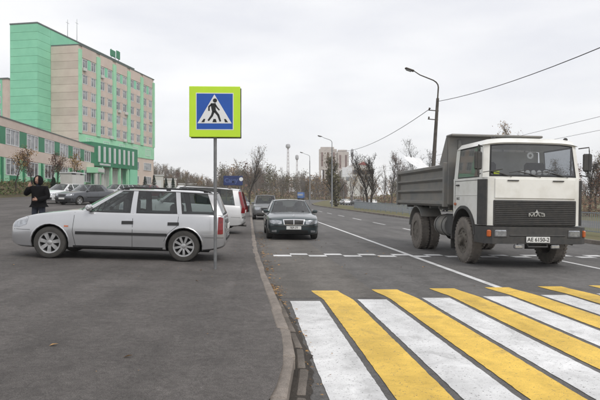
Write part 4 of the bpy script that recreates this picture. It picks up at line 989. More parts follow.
def tower():
    T = empty('hospital_tower', (-34.2, 94.5, 0), R(74.6), 'tall green and beige panel hospital block at the left', 'building')
    ZG, ZB = 29.8, 27.0
    blk('stair_core', T, 0.05, 33.5, -4.95, -0.06, 0, ZG-0.1, M_gcore)
    H = 1.3
    for k in range(22):          # green slab panels, end face and exposed front
        z0 = ZG-0.12-H*(k+1)
        blk('green_panel', T, -0.03, 0.06, -4.95, -0.02, z0+0.018, z0+H-0.018, M_green)
        blk('green_panel', T, -0.02, 3.5, -0.07, 0.02, z0+0.018, z0+H-0.018, M_green)
    blk('green_panel', T, 3.54, 33.5, -0.07, 0.02, ZB-0.4, ZG-0.15, M_green)
    blk('coping', T, -0.08, 33.6, -5.0, 0.08, ZG-0.1, ZG+0.12, M_coping)
    S0, S1, N = 3.56, 32.3, 5.2
    blk('ward_block', T, S0+0.05, S1, -0.05, N-0.08, 0, ZB-0.1, M_beige)
    blk('coping', T, S0-0.06, S1+0.06, 0.09, N+0.12, ZB-0.1, ZB+0.08, M_coping)
    for k in range(20):
        z0 = ZB-0.12-H*(k+1); blk('beige_panel', T, S0-0.03, S0+0.06, 0.03, N-0.12, z0+0.018, z0+H-0.018, M_beige)
    rows = [24.05, 21.4, 18.75, 16.1, 13.45]
    bay = (S1-S0-0.5)/5
    for k in range(6):
        s = S0+0.25+bay*k; q = 0.32 if k in (0, 5) else 0.55
        blk('pilaster', T, s-q, s+q, N-0.1, N+0.22, 12.2, ZB-0.75, M_mint)
    for k in range(5):
        a = S0+0.25+bay*k+0.6; c = a+bay-1.2; mid = (a+c)/2
        blk('beige_panel', T, a, c, N-0.1, N+0.06, 25.0, ZB-0.12, M_beige)
        for r_, z in enumerate(rows):
            zb = rows[r_+1]+0.82 if r_ < 4 else 12.2
            blk('beige_panel', T, a, c, N-0.1, N+0.06, zb, z-0.80, M_beige)
            blk('green_panel' if r_ == 0 else 'beige_panel', T, mid-0.42, mid+0.42, N-0.1, N+0.04, z-0.78, z+0.90, M_green if r_ == 0 else M_beige)
            for sx in (a+0.15+0.75, c-0.9):
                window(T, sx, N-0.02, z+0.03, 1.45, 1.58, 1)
                if random.random() < 0.25: q = MB(); q.box((sx+random.uniform(-0.4, 0.4), -N-0.25, z-1.0), (0.85, 0.35, 0.55), b=0.04); q.build('air_conditioner', M_cream, T)
    blk('mint_band', T, S0+0.02, S1+0.02, N-0.1, N+0.05, 9.6, 12.15, M_mint)
    for k in range(5):
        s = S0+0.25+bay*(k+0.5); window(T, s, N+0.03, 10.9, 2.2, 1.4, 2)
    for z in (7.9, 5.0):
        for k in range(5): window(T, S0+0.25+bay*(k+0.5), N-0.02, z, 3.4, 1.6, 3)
    # parapet sign and masts
    for (s, h) in ((23.6, 1.9), (25.2, 1.6), (26.6, 2.2)):
        q = MB(); q.tube([(s, 0, ZG), (s, 0, ZG+h)], 0.07, 6); q.build('sign_post', M_coping, T)
    q = MB(); q.box((24.2, 0, ZG+1.1), (2.0, 0.2, 1.4), b=0.2); q.build('roof_emblem', M_dkgreen, T); q = MB(); q.box((26.4, 0, ZG+1.3), (1.5, 0.2, 1.7), b=0.25); q.build('roof_emblem', M_dkgreen, T)
    for (s, h) in ((11.5, 4.2), (14.5, 5.2)):
        q = MB(); q.tube([(s, 2, ZG), (s, 2, ZG+h)], [0.06, 0.025], 5); q.tube([(s-0.5, 2, ZG+h*0.85), (s+0.5, 2, ZG+h*0.85)], 0.025, 4); q.build('roof_mast', M_coping, T)
    # entrance canopy
    P0, P1, n0, n1 = 3.7, 20.4, N+0.1, N+2.1
    blk('portico', T, P0, P1, n0, n1, 6.8, 10.75, M_dkgreen)
    for k in range(8):
        s = P0+2.3+k*1.75; blk('white_fin', T, s-0.17, s+0.17, n1+0.003, n1+0.25, 7.5, 10.2, M_wframe)
        blk('white_fin', T, P0-0.12, P0-0.003, n0+0.5, n0+0.8, 7.5, 10.2, M_wframe) if k == 0 else None
    for k in range(9):
        s = P0+2.6+k*0.42; blk('lettering', T, s, s+0.26, n1+0.003, n1+0.05, 6.98, 7.3, M_wframe)
    for k in range(6): blk('column', T, P0+0.5+k*3.1, P0+0.9+k*3.1, n1-0.5, n1-0.1, 0.5, 6.8, M_mint)
    blk('entrance_wall', T, P0+0.2, P1-0.2, n0, n0+0.35, 0.5, 6.8, M_cream)
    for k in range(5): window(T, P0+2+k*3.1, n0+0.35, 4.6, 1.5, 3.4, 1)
    blk('green_end_wall', T, P1-3.0, P1-0.02, n0+0.36, n1-0.02, 0.5, 6.78, M_green)
    return T
tower()
# two-storey wing along the lot
def wing():
    W = empty('hospital_wing', (-26.0, 45.0, 0), R(90), 'long two storey beige wing with dark green panels behind small trees', 'building')
    L = 52.0
    blk('wall', W, 0, L, -14, -0.05, 0, 9.75, M_beige)
    blk('coping', W, -0.1, L+0.1, -14, 0.12, 9.9, 10.02, M_coping)
    blk('parapet', W, 0, L+0.02, -0.2, 0.06, 8.98, 9.9, M_beige)
    blk('spandrel', W, 0, L+0.02, -0.2, 0.05, 5.75, 7.12, M_beige)
    blk('plinth_band', W, 0, L+0.02, -0.2, 0.07, 1.2, 3.85, M_mint)
    for k in range(-2, 6):
        s = 19.5+5.75*k
        if s < 2: continue
        window(W, s, -0.02, 8.05, 3.5, 1.78, 2); window(W, s, -0.02, 4.78, 3.5, 1.78, 2)
        blk('green_pier', W, s+1.85, s+3.85, -0.1, 0.04, 7.14, 8.96, M_dkgreen)
        blk('green_pier', W, s+1.85, s+3.85, -0.1, 0.04, 3.87, 5.72, M_mint)
        blk('green_apron', W, s-1.0, s+1.4, -0.1, 0.10, 3.2, 3.84, M_dkgreen)
        blk('dark_pilaster', W, s+2.6, s+3.1, 0.041, 0.16, 2.6, 5.72, M_dkgreen)
    blk('porch', W, L-4.5, L-0.2, 0.08, 1.8, 5.4, 6.3, M_mint); blk('porch_sign', W, L-4.3, L-0.6, 1.81, 1.9, 5.55, 6.15, M_cream)
    for s in (L-4.2, L-0.6): blk('porch_post', W, s-0.15, s+0.15, 1.4, 1.7, 0.8, 5.4, M_cream)
    blk('green_door', W, L-9.5, L-7, 0.071, 0.12, 2.0, 5.6, M_dkgreen)
wing()
def annex():
    A = empty('distant_block', (-60, 146, 0), R(74.6), 'green and beige block cut by the left picture edge behind the wing', 'building')
    blk('wall', A, 0, 24, -26, 0, 0, 31, M_beige)
    blk('coping', A, -0.2, 24.2, -26.2, 0.2, 31, 31.3, M_coping)
    blk('green_end', A, -0.06, -0.003, -26, -1.5, 0, 31, M_green)
    for r_ in range(7):
        for k in range(4):
            q = MB(); q.box((-0.10, 2.6+k*2.7, 29-r_*3.2), (0.05, 1.5, 1.7)); f = q.build('window', M_wframe, A)
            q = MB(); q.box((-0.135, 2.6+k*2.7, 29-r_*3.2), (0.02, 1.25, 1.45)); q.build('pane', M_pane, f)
annex()
# white garage walls past the tower
def garage(x, y, wd, ht, dp, label, rz=8):
    G_ = empty('white_garage', (x, y, gh(x, y)), R(rz), label, 'garage', 'low white garages')
    blk('wall', G_, -wd/2, wd/2, -dp, 0, -0.5, ht, M_cream); blk('roof', G_, -wd/2-0.2, wd/2+0.2, -dp-0.2, 0.2, ht, ht+0.25, M_wframe)
    n = max(1, int(wd/3))
    for k in range(n): blk('door', G_, -wd/2+wd*(k+0.15)/n, -wd/2+wd*(k+0.85)/n, 0.003, 0.06, 0.0, ht*0.75, M_wframe)
garage(-24.4, 142, 6.2, 6.2-gh(-24.4, 142)+0.6, 6, 'taller low white garage right of the hospital tower')
garage(-20.6, 150, 3.0, 5.4-gh(-20.6, 150)+0.7, 5, 'smaller low white garage farther right of the tower')
garage(-20.0, 185, 5.5, 2.4, 5, 'pale shed up on the grassy hill')
# gate booth
Bo = empty('white_booth', (-21.2, 72.0, zlot(-21.2, 72)), R(80), 'white panelled booth before the hospital entrance', 'booth')
for k in range(3): blk('panel', Bo, -1.5+k*1.02, -0.5+k*1.02, -0.12, 0.02, 0.0, 2.5+(0.15 if k == 1 else 0), M_cream)
blk('booth_roof', Bo, -1.6, 1.65, -1.6, 0.12, 2.66, 2.8, M_wframe); blk('rear_wall', Bo, -1.5, 1.55, -1.5, -1.38, 0, 2.65, M_cream)
for s in (-1.44, 1.50): blk('side_wall', Bo, s-0.05, s+0.05, -1.37, -0.13, 0, 2.65, M_cream)

# ---------------------------------------------------------------- far structures
M_conc = mat('far_concrete', (0.56, 0.50, 0.46), 0.9, var=0.12, scale=0.3)
M_conc2 = mat('far_concrete_dark', (0.25, 0.15, 0.13), 0.9, var=0.2, scale=0.2)
def far_tower(x, y, wd, ht, label, cols):
    F = empty('concrete_tower', (x, y, -3), R(-6), label, 'tower', 'concrete towers beyond the woods')
    blk('top_block', F, -wd/2, wd/2, -10, 0, ht*0.62, ht, M_conc); blk('cap', F, -wd*0.42, wd*0.35, -9, -1, ht, ht+1.6, M_conc)
    blk('core', F, -wd*0.3, wd*0.3, -9, -3, 0, ht*0.62, M_conc2)
    for k in range(cols): blk('column', F, -wd/2+(wd-1.6)*k/(cols-1), -wd/2+(wd-1.6)*k/(cols-1)+1.6, -1.6, -0.05, 0, ht*0.62, M_conc)
    for k in range(cols-1):
        c = -wd/2+wd*(k+0.5)/(cols-1); blk('window_strip', F, c-0.7, c+0.7, -0.05, 0.06, ht*0.68, ht*0.94, M_conc2)
far_tower(58.2, 420-9, 13, 40, 'left broader concrete tower rising over the woods', 4)
far_tower(69.5, 420-9, 8.5, 38, 'right narrower concrete tower rising over the woods', 3)
def shop():
    F = empty('white_house', (66.5, 333, 0), R(0), 'white gabled house with red roof patches beyond the median trees', 'house')
    blk('wall', F, -7, 6, -8, 0, 0, 12.6, M_cream); blk('dark_band', F, -7.2, 6.2, 0.003, 0.3, 11.0, 12.6, mat('navy_band', (0.03, 0.035, 0.06), 0.7))
    q = MB(); q.prism([(-7.6, 12.65), (6.6, 12.65), (1.5, 17.0), (-3, 15.2)], -0.5, 8.5, 'y'); q.build('roof', M_cream, F)
    q = MB(); q.prism([(-1.0, 15.0), (3.8, 14.6), (1.5, 16.3)], -0.7, -0.503, 'y'); q.build('roof_panel', mat('red_roof', (0.30, 0.05, 0.03), 0.8), F)
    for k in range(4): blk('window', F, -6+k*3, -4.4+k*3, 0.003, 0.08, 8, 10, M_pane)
    F.scale = (1.4, 1.4, 1.4)
shop()
def bboard(name, x, y, z0, wd, ht, m_, label, rz=0, txt=None):
    B_ = empty(name, (x, y, gh(x, y)), R(rz), label, 'billboard'); zb = z0-gh(x, y)
    q = MB(); q.box((0, 0, zb+ht/2), (wd, 0.15, ht), b=0.03); q.build('board', m_, B_)
    for s in (-0.35, 0.35): q = MB(); q.tube([(s*wd, 0.12, -0.3), (s*wd, 0.12, zb+ht*0.6)], 0.07, 8); q.build('post', M_pole, B_)
    if txt:
        Mt = Matrix.Translation((-0.1*wd, -0.08, zb+ht*0.5)) @ Matrix.Rotation(R(90), 4, 'X'); text_obj('lettering', txt, ht*0.62, mat('pale_lettering', (0.10, 0.15, 0.34), 0.6), B_, Mt, 0.01, 0.01)
        q = MB(); o = len(q.v); q.lathe([(0.01, -0.01), (0.28, -0.01), (0.28, 0.01), (0.01, 0.01)], 18, 'y', c=(0.42*wd, -0.088, zb+ht*0.65)); q.build('emblem_disc', M_swhite, B_)
bboard('blue_billboard', -2.25, 80, 3.15, 2.7, 1.35, mat('billboard_blue', (0.012, 0.03, 0.14), 0.5, scale=2), 'dark blue billboard over the white off-road car', 0, 'Caну')
bboard('white_billboard', 34.6, 196, 8.6, 3.6, 3.4, M_swhite, 'small white billboard between the trees past the median')

# ---------------------------------------------------------------- lamp posts, wires, masts
M_lpost = mat('lamp_post_grey', (0.30, 0.31, 0.32), 0.6, 0.3, var=0.15, scale=5)
M_lpost2 = mat('weathered_post', (0.12, 0.105, 0.09), 0.85, var=0.25, scale=5, bump=0.3)
M_wire = mat('cable_black', (0.045, 0.045, 0.05), 0.6)
def lamp_post(x, y, z, h, reach, label, m_=None, lean=0, brackets=False, r=0.11):
    m_ = m_ or M_lpost
    P = empty('street_lamp', (x, y, z), 0, label, 'street lamp', 'street lamps on the median'); P.rotation_euler = (0, R(lean), 0)
    q = MB(); q.tube([(0, 0, -0.3), (0, 0, h*0.5), (0, 0, h)], [r*1.35, r*1.1, r*0.8], 12); q.build('post', m_, P, smooth=40)
    q = MB(); pts = [(0, 0, h-0.2)] + [(-(1-math.cos(R(a)))*0.8, 0, h+0.8+math.sin(R(a))*0.55) for a in (0, 20, 40, 60)]
    pts += [(-reach*0.75, 0, h+0.8+0.50+0.30*reach/2), (-reach, 0, h+0.8+0.52+0.55*reach/2)]; q.tube(pts, [0.06, 0.055, 0.05, 0.05, 0.045, 0.04, 0.035], 8); a_ = q.build('arm', m_, P, smooth=40)
    e = Vector(pts[-1]); q = MB(); o = len(q.v); q.box((0, 0, 0), (0.72, 0.26, 0.14), b=0.06); q.xf(o, Matrix.Translation(e+Vector((-0.30, 0, 0.06))) @ Matrix.Rotation(R(14), 4, 'Y')); hd = q.build('lamp_head', M_lpost2, P, smooth=40)
    q = MB(); o = len(q.v); q.box((0, 0, 0), (0.42, 0.2, 0.07), b=0.03); q.xf(o, Matrix.Translation(e+Vector((-0.36, 0, -0.02))) @ Matrix.Rotation(R(14), 4, 'Y')); q.build('lens', M_lamp, hd)
    if brackets:
        for dz in (-0.9, -1.55):
            q = MB(); q.box((-0.25, 0, h+dz), (0.75, 0.06, 0.06)); b_ = q.build('bracket', M_lpost2, P); q = MB(); q.lathe([(0.03, 0), (0.07, 0.03), (0.05, 0.08), (0.07, 0.12), (0.02, 0.16)], 8, 'z', c=(-0.56, 0, h+dz+0.03)); q.build('insulator', M_lpost2, b_)
    return P
zm = lambda x, y: 0.10-0.015*(x-KX)
lamp_post(13.05, 39.5, zm(13, 39), 8.75, 1.9, 'leaning street lamp standing behind the tipper body', M_lpost2, 3.6, True, 0.13)
lamp_post(13.4, 90, zm(13, 90), 9.6, 1.7, 'street lamp rising beside the ivy clad median tree')
lamp_post(13.8, 127, zm(13, 127), 9.9, 1.6, 'farthest pale street lamp left of the concrete towers')
pl = empty('utility_pole', (6.9, 199, gh(6.9, 199)), 0, 'pale bare pole among the woods above the dark saloon', 'pole')
q = MB(); q.tube([(0, 0, -0.5), (0, 0, 10.8-gh(6.9, 199))], [0.22, 0.15], 10); q.build('shaft', M_cream, pl, smooth=40); q = MB(); q.box((0, 0, 10.4-gh(6.9, 199)), (0.5, 0.4, 0.2), b=0.04); q.build('cap', M_cream, pl)
def wire(a, c, sag, label, r=0.02, n=24):
    a, c = Vector(a), Vector(c); b_ = MB(); b_.tube([a.lerp(c, k/n)-Vector((0, 0, 4*sag*(k/n)*(1-k/n))) for k in range(n+1)], r, 5)
    tag(b_.build('overhead_wire', M_wire, smooth=50), label, 'wire', 'overhead wires')
wire((13.05, 39.4, 7.9), (13.5, 90, 9.0), 1.1, 'overhead wire sagging left from the leaning lamp to the next lamp', 0.022)
wire((13.55, 39.4, 8.4), (13.5, -7, 9.2), 1.5, 'overhead wire rising from the leaning lamp to the right picture edge', 0.02)
wire((20.0, 125, 6.3), (20.0, -8, 6.6), 0.5, 'upper thin trolley wire at the right picture edge', 0.012)
wire((23.0, 125, 6.2), (23.0, -8, 6.4), 0.5, 'lower thin trolley wire at the right picture edge', 0.012)
def mast(x, y, ztop, wd, label, double=False):
    Q = empty('floodlight_mast', (x, y, gh(x, y)), 0, label, 'mast'); h = ztop-gh(x, y)
    q = MB()
    for (sx, sy) in ((-1, -1), (1, -1), (1, 1), (-1, 1)): q.tube([(sx*wd*0.28, sy*wd*0.28, -0.5), (sx*wd*0.13, sy*wd*0.13, h-1)], wd*0.05, 4)
    n = int(h/2.5)
    for k in range(n):
        z0, z1 = h*k/n, h*(k+1)/n-0.4; s = wd*(0.28-0.15*k/n)
        q.tube([(-s, -s, z0), (s, -s, z1)], wd*0.025, 4); q.tube([(s, -s, z0), (-s, -s, z1)], wd*0.025, 4)
    o = q.build('lattice', mat('mast_grey', (0.55, 0.50, 0.50), 0.7), Q); o['kind'] = 'stuff'
    q = MB(); q.lathe([(wd*0.15, h-1), (wd*0.45, h-0.2), (wd*0.5, h+0.8), (wd*0.42, h+2.0), (wd*0.1, h+2.4)], 10, 'z'); q.build('lamp_cluster', mat('mast_head', (0.5, 0.5, 0.52), 0.7), Q)
mast(.0906*400-.0213*400, 399, 37, 3.4, 'tall pale floodlight mast left of the two masts over the woods')
mast(.0906*350-.0053*350, 349, 25.5, 2.2, 'shorter dark floodlight mast right of the tall one')
mast(.0906*210+.0925*210, 207, 17.2, 1.1, 'slim floodlight mast above the white gabled house')

# ---------------------------------------------------------------- median railing
M_fence = mat('railing_grey', (0.30, 0.33, 0.36), 0.6, 0.2, var=0.12)
def railing(y0, y1, x, label):
    Fz = empty('median_railing', (x, y0, zm(x, y0)), 0, label, 'railing', 'railings on the median')
    n = int((y1-y0)/2.2); bars = MB(); bars2 = MB()
    bars.tube([(0, 0, 0.1), (0, 0, 0.95)], 0.013, 5)
    bm_ = bars.mesh('bar', M_fence)
    pm = MB(); pm.box((0, 0, 0.48), (0.07, 0.07, 1.06)); pme = pm.mesh('post', M_fence)
    for k in range(n+1): link('post', pme, Fz, (0, k*2.2, 0))
    for k in range(n):
        for z in (0.16, 0.95): q = MB(); q.box((0, k*2.2+1.1, z), (0.04, 2.1, 0.045)); q.build('rail', M_fence, Fz)
        jb = MB()
        for i in range(1, 15): jb.tube([(0, k*2.2+i*2.2/15, 0.18), (0, k*2.2+i*2.2/15, 0.93)], 0.015, 4)
        o = jb.build('bars', M_fence, Fz); o['kind'] = 'stuff'
railing(19, 35, 14.4, 'grey barred railing at the right picture edge past the truck cab')
railing(45, 78, 14.4, 'grey barred railing on the median left of the tipper body')

# ---------------------------------------------------------------- trees and shrubs
M_bark = mat('dark_bark', (0.055, 0.044, 0.035), 0.95, scale=6, bump=0.5, bscale=20)
M_bark2 = mat('grey_bark', (0.20, 0.17, 0.145), 0.95, scale=6, bump=0.5, bscale=20)
def leafmat(n, a, c): return mat(n, a, 0.85, rgb2=c, island=True, spec=0.2)
L_brown = leafmat('brown_leaves', (0.25, 0.185, 0.11), (0.13, 0.10, 0.068))
L_orange = leafmat('orange_leaves', (0.36, 0.21, 0.06), (0.19, 0.11, 0.045))
L_olive = leafmat('olive_leaves', (0.15, 0.135, 0.065), (0.075, 0.066, 0.036))
L_dark = leafmat('dark_leaves', (0.055, 0.05, 0.03), (0.028, 0.025, 0.018))
L_red = leafmat('russet_leaves', (0.20, 0.11, 0.075), (0.10, 0.058, 0.045))
L_con = leafmat('conifer_needles', (0.028, 0.055, 0.028), (0.015, 0.03, 0.018))
L_yellow = leafmat('yellow_leaves', (0.36, 0.23, 0.04), (0.20, 0.11, 0.03))
def grow(rng, h, spread, trunk_r, levels, nb, leaf_n, leaf_s, clear=0.25, up=0.55, leaf_r=0.5, ivy=False):
    tr, cr = MB(), MB(); tips = []
    def br(p, d, ln, r, lv):
        n = 4 if lv == 0 else 3; pts = [p]; q = p; dd = d.copy()
        for k in range(n):
            dd = (dd + Vector((rng.gauss(0, .12), rng.gauss(0, .12), rng.gauss(0.05 if lv else 0, .08)))).normalized(); q = q+dd*(ln/n); pts.append(q)
        rs = [max(0.010, r*(1-0.75*k/n)) for k in range(n+1)]
        tr.tube(pts, rs, 6 if lv == 0 else (4 if lv == 1 else 3), cap=False)
        if lv >= levels: tips.extend(pts[1:]); return
        for i in range(nb[lv]):
            t = clear+(1-clear)*(i+rng.random())/nb[lv] if lv == 0 else 0.25+0.75*(i+rng.random())/nb[lv]
            x = t*n; k = min(n-1, int(x)); pp = pts[k].lerp(pts[k+1], x-k)
            a = rng.uniform(0, 6.283); hz = Vector((math.cos(a), math.sin(a), 0))
            nd = (hz*(1-up)*1.2 + Vector((0, 0, up)) + dd*0.35).normalized()
            l2 = (spread*(1.15-0.75*t*(lv == 0)) if lv == 0 else ln*0.55)*rng.uniform(0.7, 1.15)
            br(pp, nd, l2, max(0.014, rs[k]*0.5), lv+1)
        if lv > 0: tips.append(pts[-1])
    br(Vector((0, 0, -0.2)), Vector((0, 0, 1)), h*0.86, trunk_r, 0)
    if leaf_n:
        for i in range(leaf_n):
            p = rng.choice(tips) + Vector((rng.gauss(0, leaf_r), rng.gauss(0, leaf_r), rng.gauss(0, leaf_r*0.8)))
            s = leaf_s*rng.uniform(0.5, 1.3); u = Vector((rng.gauss(0, 1), rng.gauss(0, 1), rng.gauss(0, 0.7))).normalized(); v = u.orthogonal().normalized(); v = (v*math.cos(i)+u.cross(v)*math.sin(i))
            o = len(cr.v); cr.v += [p-u*s, p+v*s*0.6, p+u*s, p-v*s*0.6]; cr.f.append((o, o+1, o+2, o+3)); cr.m.append(0)
    if ivy:
        for i in range(700):
            z = rng.uniform(0.3, h*0.6); a = rng.uniform(0, 6.28); rr_ = trunk_r*1.1+abs(rng.gauss(0, 0.22)); p = Vector((rr_*math.cos(a), rr_*math.sin(a), z)); s = 0.14
            u = Vector((rng.gauss(0, 1), rng.gauss(0, 1), rng.gauss(0, 1))).normalized(); v = u.orthogonal(); o = len(cr.v); cr.v += [p-u*s, p+v*s*0.7, p+u*s, p-v*s*0.7]; cr.f.append((o, o+1, o+2, o+3)); cr.m.append(0)
    return tr, cr
def tree(name, x, y, z, label, seed, leaf, bark=None, group=None, cat='tree', **k):
    rng = random.Random(seed); tr, cr = grow(rng, **k)
    T = empty(name, (x, y, z), rng.uniform(0, 6.28), label, cat, group)
    tr.build('trunk', bark or M_bark, T, recalc=False); 
    if cr.f: cr.build('crown', leaf, T, recalc=False)
    return T
GM = 'trees on the median'
tree('bare_tree', 0.0, 109, gh(0.0, 109), 'tall half bare tree above the blue billboard', 5, L_brown, M_bark, h=12.2, spread=4.2, trunk_r=0.24, levels=3, nb=[15, 7, 5], leaf_n=800, leaf_s=0.10, clear=0.2, leaf_r=0.35)
tree('ivy_tree', 14.9, 95, zm(14.9, 95), 'leafy dark tree on the median with overgrown trunk', 8, L_olive, M_bark, GM, h=9.4, spread=3.0, trunk_r=0.3, levels=3, nb=[16, 7, 5], leaf_n=1500, leaf_s=0.13, clear=0.15, ivy=True, leaf_r=0.35)
tree('median_tree', 16.4, 74, zm(16.4, 74), 'dark thin twigged tree on the median behind the railing', 11, L_dark, M_bark, GM, h=7.6, spread=2.4, trunk_r=0.16, levels=3, nb=[16, 7, 5], leaf_n=350, leaf_s=0.08, clear=0.22, leaf_r=0.25)
tree('median_tree', 17.6, 82, zm(17.6, 82), 'dark tree next behind the thin one, left of the white load', 12, L_dark, M_bark, GM, h=8.8, spread=2.8, trunk_r=0.18, levels=3, nb=[16, 7, 5], leaf_n=400, leaf_s=0.09, clear=0.2, leaf_r=0.28)
GR = 'trees past the far carriageway'
for i, (px, d, h, lf, lb) in enumerate([
    (352, 165, 12, L_yellow, 'yellow leaved tree below the white gabled house'),
    (364, 160, 11, L_orange, 'orange tree between the railing and the gabled house'),
    (392, 135, 13, L_dark, 'dark bare tree just left of the white load sheet'),
    (404, 122, 12, L_red, 'russet tree directly behind the white load sheet'),
    (416, 118, 14.6, L_dark, 'tall bare tree between the load sheet and the leaning lamp'),
    (427, 124, 13.2, L_dark, 'bare tree just left of the leaning lamp post'),
    (508, 95, 15.3, L_orange, 'orange treetop showing over the tipper canopy'),
    (575, 78, 6.8, L_red, 'russet scrub tree behind the cab mirror'),
    (590, 66, 6.6, L_dark, 'dark scrub tree at the right edge past the cab'),
    (603, 60, 6.2, L_red, 'reddish scrub tree cut by the right picture edge'),
    (596, 90, 9.5, L_brown, 'taller brown tree farther back at the right edge'),
    (560, 110, 10, L_brown, 'brown tree seen through the truck cab windows')]):
    lat = (px-300)/560*d; x = d*.0906+lat*.9959; y = d*.9959-lat*.0906
    tree('roadside_tree', x, y, gh(x, y), lb, 40+i, lf, M_bark, GR, h=h, spread=h*0.30, trunk_r=0.17, levels=3, nb=[14, 7, 5], leaf_n=220 if lf is L_dark else 1100, leaf_s=0.11, clear=0.18, leaf_r=0.35)
GW = 'small trees before the hospital wing'
for i, (px, d, h, lf, lb) in enumerate([
    (16, 56.5, 4.6, L_orange, 'leftmost small orange tree before the hospital wing'),
    (33, 60.0, 4.4, L_red, 'small russet tree second from the left before the wing'),
    (50, 63.5, 4.5, L_red, 'thin russet tree third from the left before the wing'),
    (57, 68, 4.6, L_brown, 'brown small tree just left of the golden one by the wing'),
    (71, 70, 4.9, L_yellow, 'bushy golden tree at the far end of the wing row')]):
    lat = (px-300)/560*d; x = d*.0906+lat*.9959; y = d*.9959-lat*.0906
    tree('ornamental_tree', x, y, 2.25, lb, 80+i, lf, M_bark, GW, h=h, spread=1.55, trunk_r=0.07, levels=3, nb=[9, 5, 3], leaf_n=620, leaf_s=0.075, clear=0.32, leaf_r=0.22)
# conifers by the garages
def conifer(x, y, h, label, seed):
    rng = random.Random(seed); T = empty('small_spruce', (x, y, gh(x, y) if y > 100 else zlot(x, y)), 0, label, 'spruce', 'small spruces by the garages')
    q = MB(); q.tube([(0, 0, -0.1), (0, 0, h*0.9)], [0.07, 0.02], 6); q.build('trunk', M_bark, T)
    c = MB()
    for i in range(900):
        t = rng.random()**0.7; z = 0.15+t*(h-0.15); r_ = (1-t)*h*0.30*math.sqrt(rng.random())+0.03; a = rng.uniform(0, 6.28); p = Vector((r_*math.cos(a), r_*math.sin(a), z)); u = Vector((math.cos(a), math.sin(a), -0.35+rng.gauss(0, .25))).normalized(); v = u.cross(Vector((0, 0, 1))).normalized(); s = 0.16
        o = len(c.v); c.v += [p-u*s, p+v*s*0.35, p+u*s, p-v*s*0.35]; c.f.append((o, o+1, o+2, o+3)); c.m.append(0)
    c.build('crown', L_con, T, recalc=False)
for i, (px, d, zt, lb) in enumerate([(145, 96, 4.6, 'small spruce at the foot of the hospital tower'), (154, 92, 4.7, 'small spruce left of the white garages'), (166, 90, 4.1, 'small spruce before the taller white garage'), (173, 88, 4.1, 'small spruce between the two white garages')]):
    lat = (px-300)/560*d; x = d*.0906+lat*.9959; y = d*.9959-lat*.0906; conifer(x, y, zt-zlot(x, min(y, 100))+0.4, lb, 90+i)
x, y = -16.6, 49.5; conifer(x, y, 1.9, 'low dark spruce between the lot cars', 99)
# planted bank in front of the wing
b = MB(); ys = [36+2*k for k in range(32)]
prof = [(-23.0, 0.0), (-23.3, 0.35), (-24.4, 1.0), (-25.9, 1.35)]
b.add([(x, y, zlot(-23, y)+dz) for y in ys for (x, dz) in prof], [(4*j+i, 4*j+i+1, 4*j+i+5, 4*j+i+4) for j in range(len(ys)-1) for i in range(3)])
tag(b.build('planted_bank', M_bank, smooth=50), kind='structure')
rng = random.Random(31); b = MB()
for i in range(9000):
    y = rng.uniform(40, 97); t = rng.random(); x = -23.05-2.8*t; z = zlot(-23, y)+0.25+1.15*t+abs(rng.gauss(0, 0.28))*(0.4+0.6*math.sin(y*1.3+2*math.sin(y*0.4))**2); s = rng.uniform(0.05, 0.13); u = Vector((rng.gauss(0, 1), rng.gauss(0, 1), rng.gauss(0, 1))).normalized(); v = u.orthogonal()
    o = len(b.v); p = Vector((x, y, z)); b.v += [p-u*s, p+v*s*0.7, p+u*s, p-v*s*0.7]; b.f.append((o, o+1, o+2, o+3)); b.m.append(rng.choice([0, 0, 1, 1, 2]))
L_green = leafmat('green_shrub_leaves', (0.10, 0.135, 0.045), (0.05, 0.07, 0.025))
tag(b.build('bank_shrubs', [L_green, L_olive, L_brown], recalc=False), 'low brown and green shrubs covering the bank before the wing', 'shrubs', kind='stuff')
# far woods: one mass
rng = random.Random(77); wt, wc = MB(), MB(); protos = []
for i in range(10):
    hh = rng.uniform(10, 14); protos.append(grow(random.Random(200+i), h=hh, spread=hh*0.28, trunk_r=0.16, levels=2, nb=[11, 5], leaf_n=420, leaf_s=0.24, clear=0.10, leaf_r=0.7))
bare = [grow(random.Random(300+i), h=rng.uniform(10, 14), spread=3.0, trunk_r=0.15, levels=3, nb=[15, 7, 4], leaf_n=0, leaf_s=0.2, clear=0.2) for i in range(3)]
for i in range(660):
    if i < 540: px = rng.uniform(150, 345); d = rng.uniform(165, 290) if px < 250 else rng.uniform(150, 300)
    else: px = rng.uniform(330, 640); d = rng.uniform(150, 270)
    lat = (px-300)/560*d; x = d*.0906+lat*.9959; y = d*.9959-lat*.0906; z = gh(x, y)
    if -3 < x-bend(min(y, 260)) < 31 and y < 212: continue
    if x < -2 and y < 175: continue
    isb = rng.random() < 0.62; tr, cr = rng.choice(bare) if isb else rng.choice(protos); a = rng.uniform(0, 6.28); s = rng.uniform(0.7, 1.05)*(0.55 if px < 220 else 1.0); M = Matrix.Translation((x, y, z-0.3)) @ Matrix.Rotation(a, 4, 'Z') @ Matrix.Scale(s, 4)
    o = len(wt.v); wt.v += [M @ v for v in tr.v]; wt.f += [tuple(k+o for k in f) for f in tr.f]; wt.m += [0]*len(tr.f)
    if not isb:
        mi = rng.choice([0, 0, 0, 1, 2, 2, 3]); o = len(wc.v); wc.v += [M @ v for v in cr.v]; wc.f += [tuple(k+o for k in f) for f in cr.f]; wc.m += [mi]*len(cr.f)
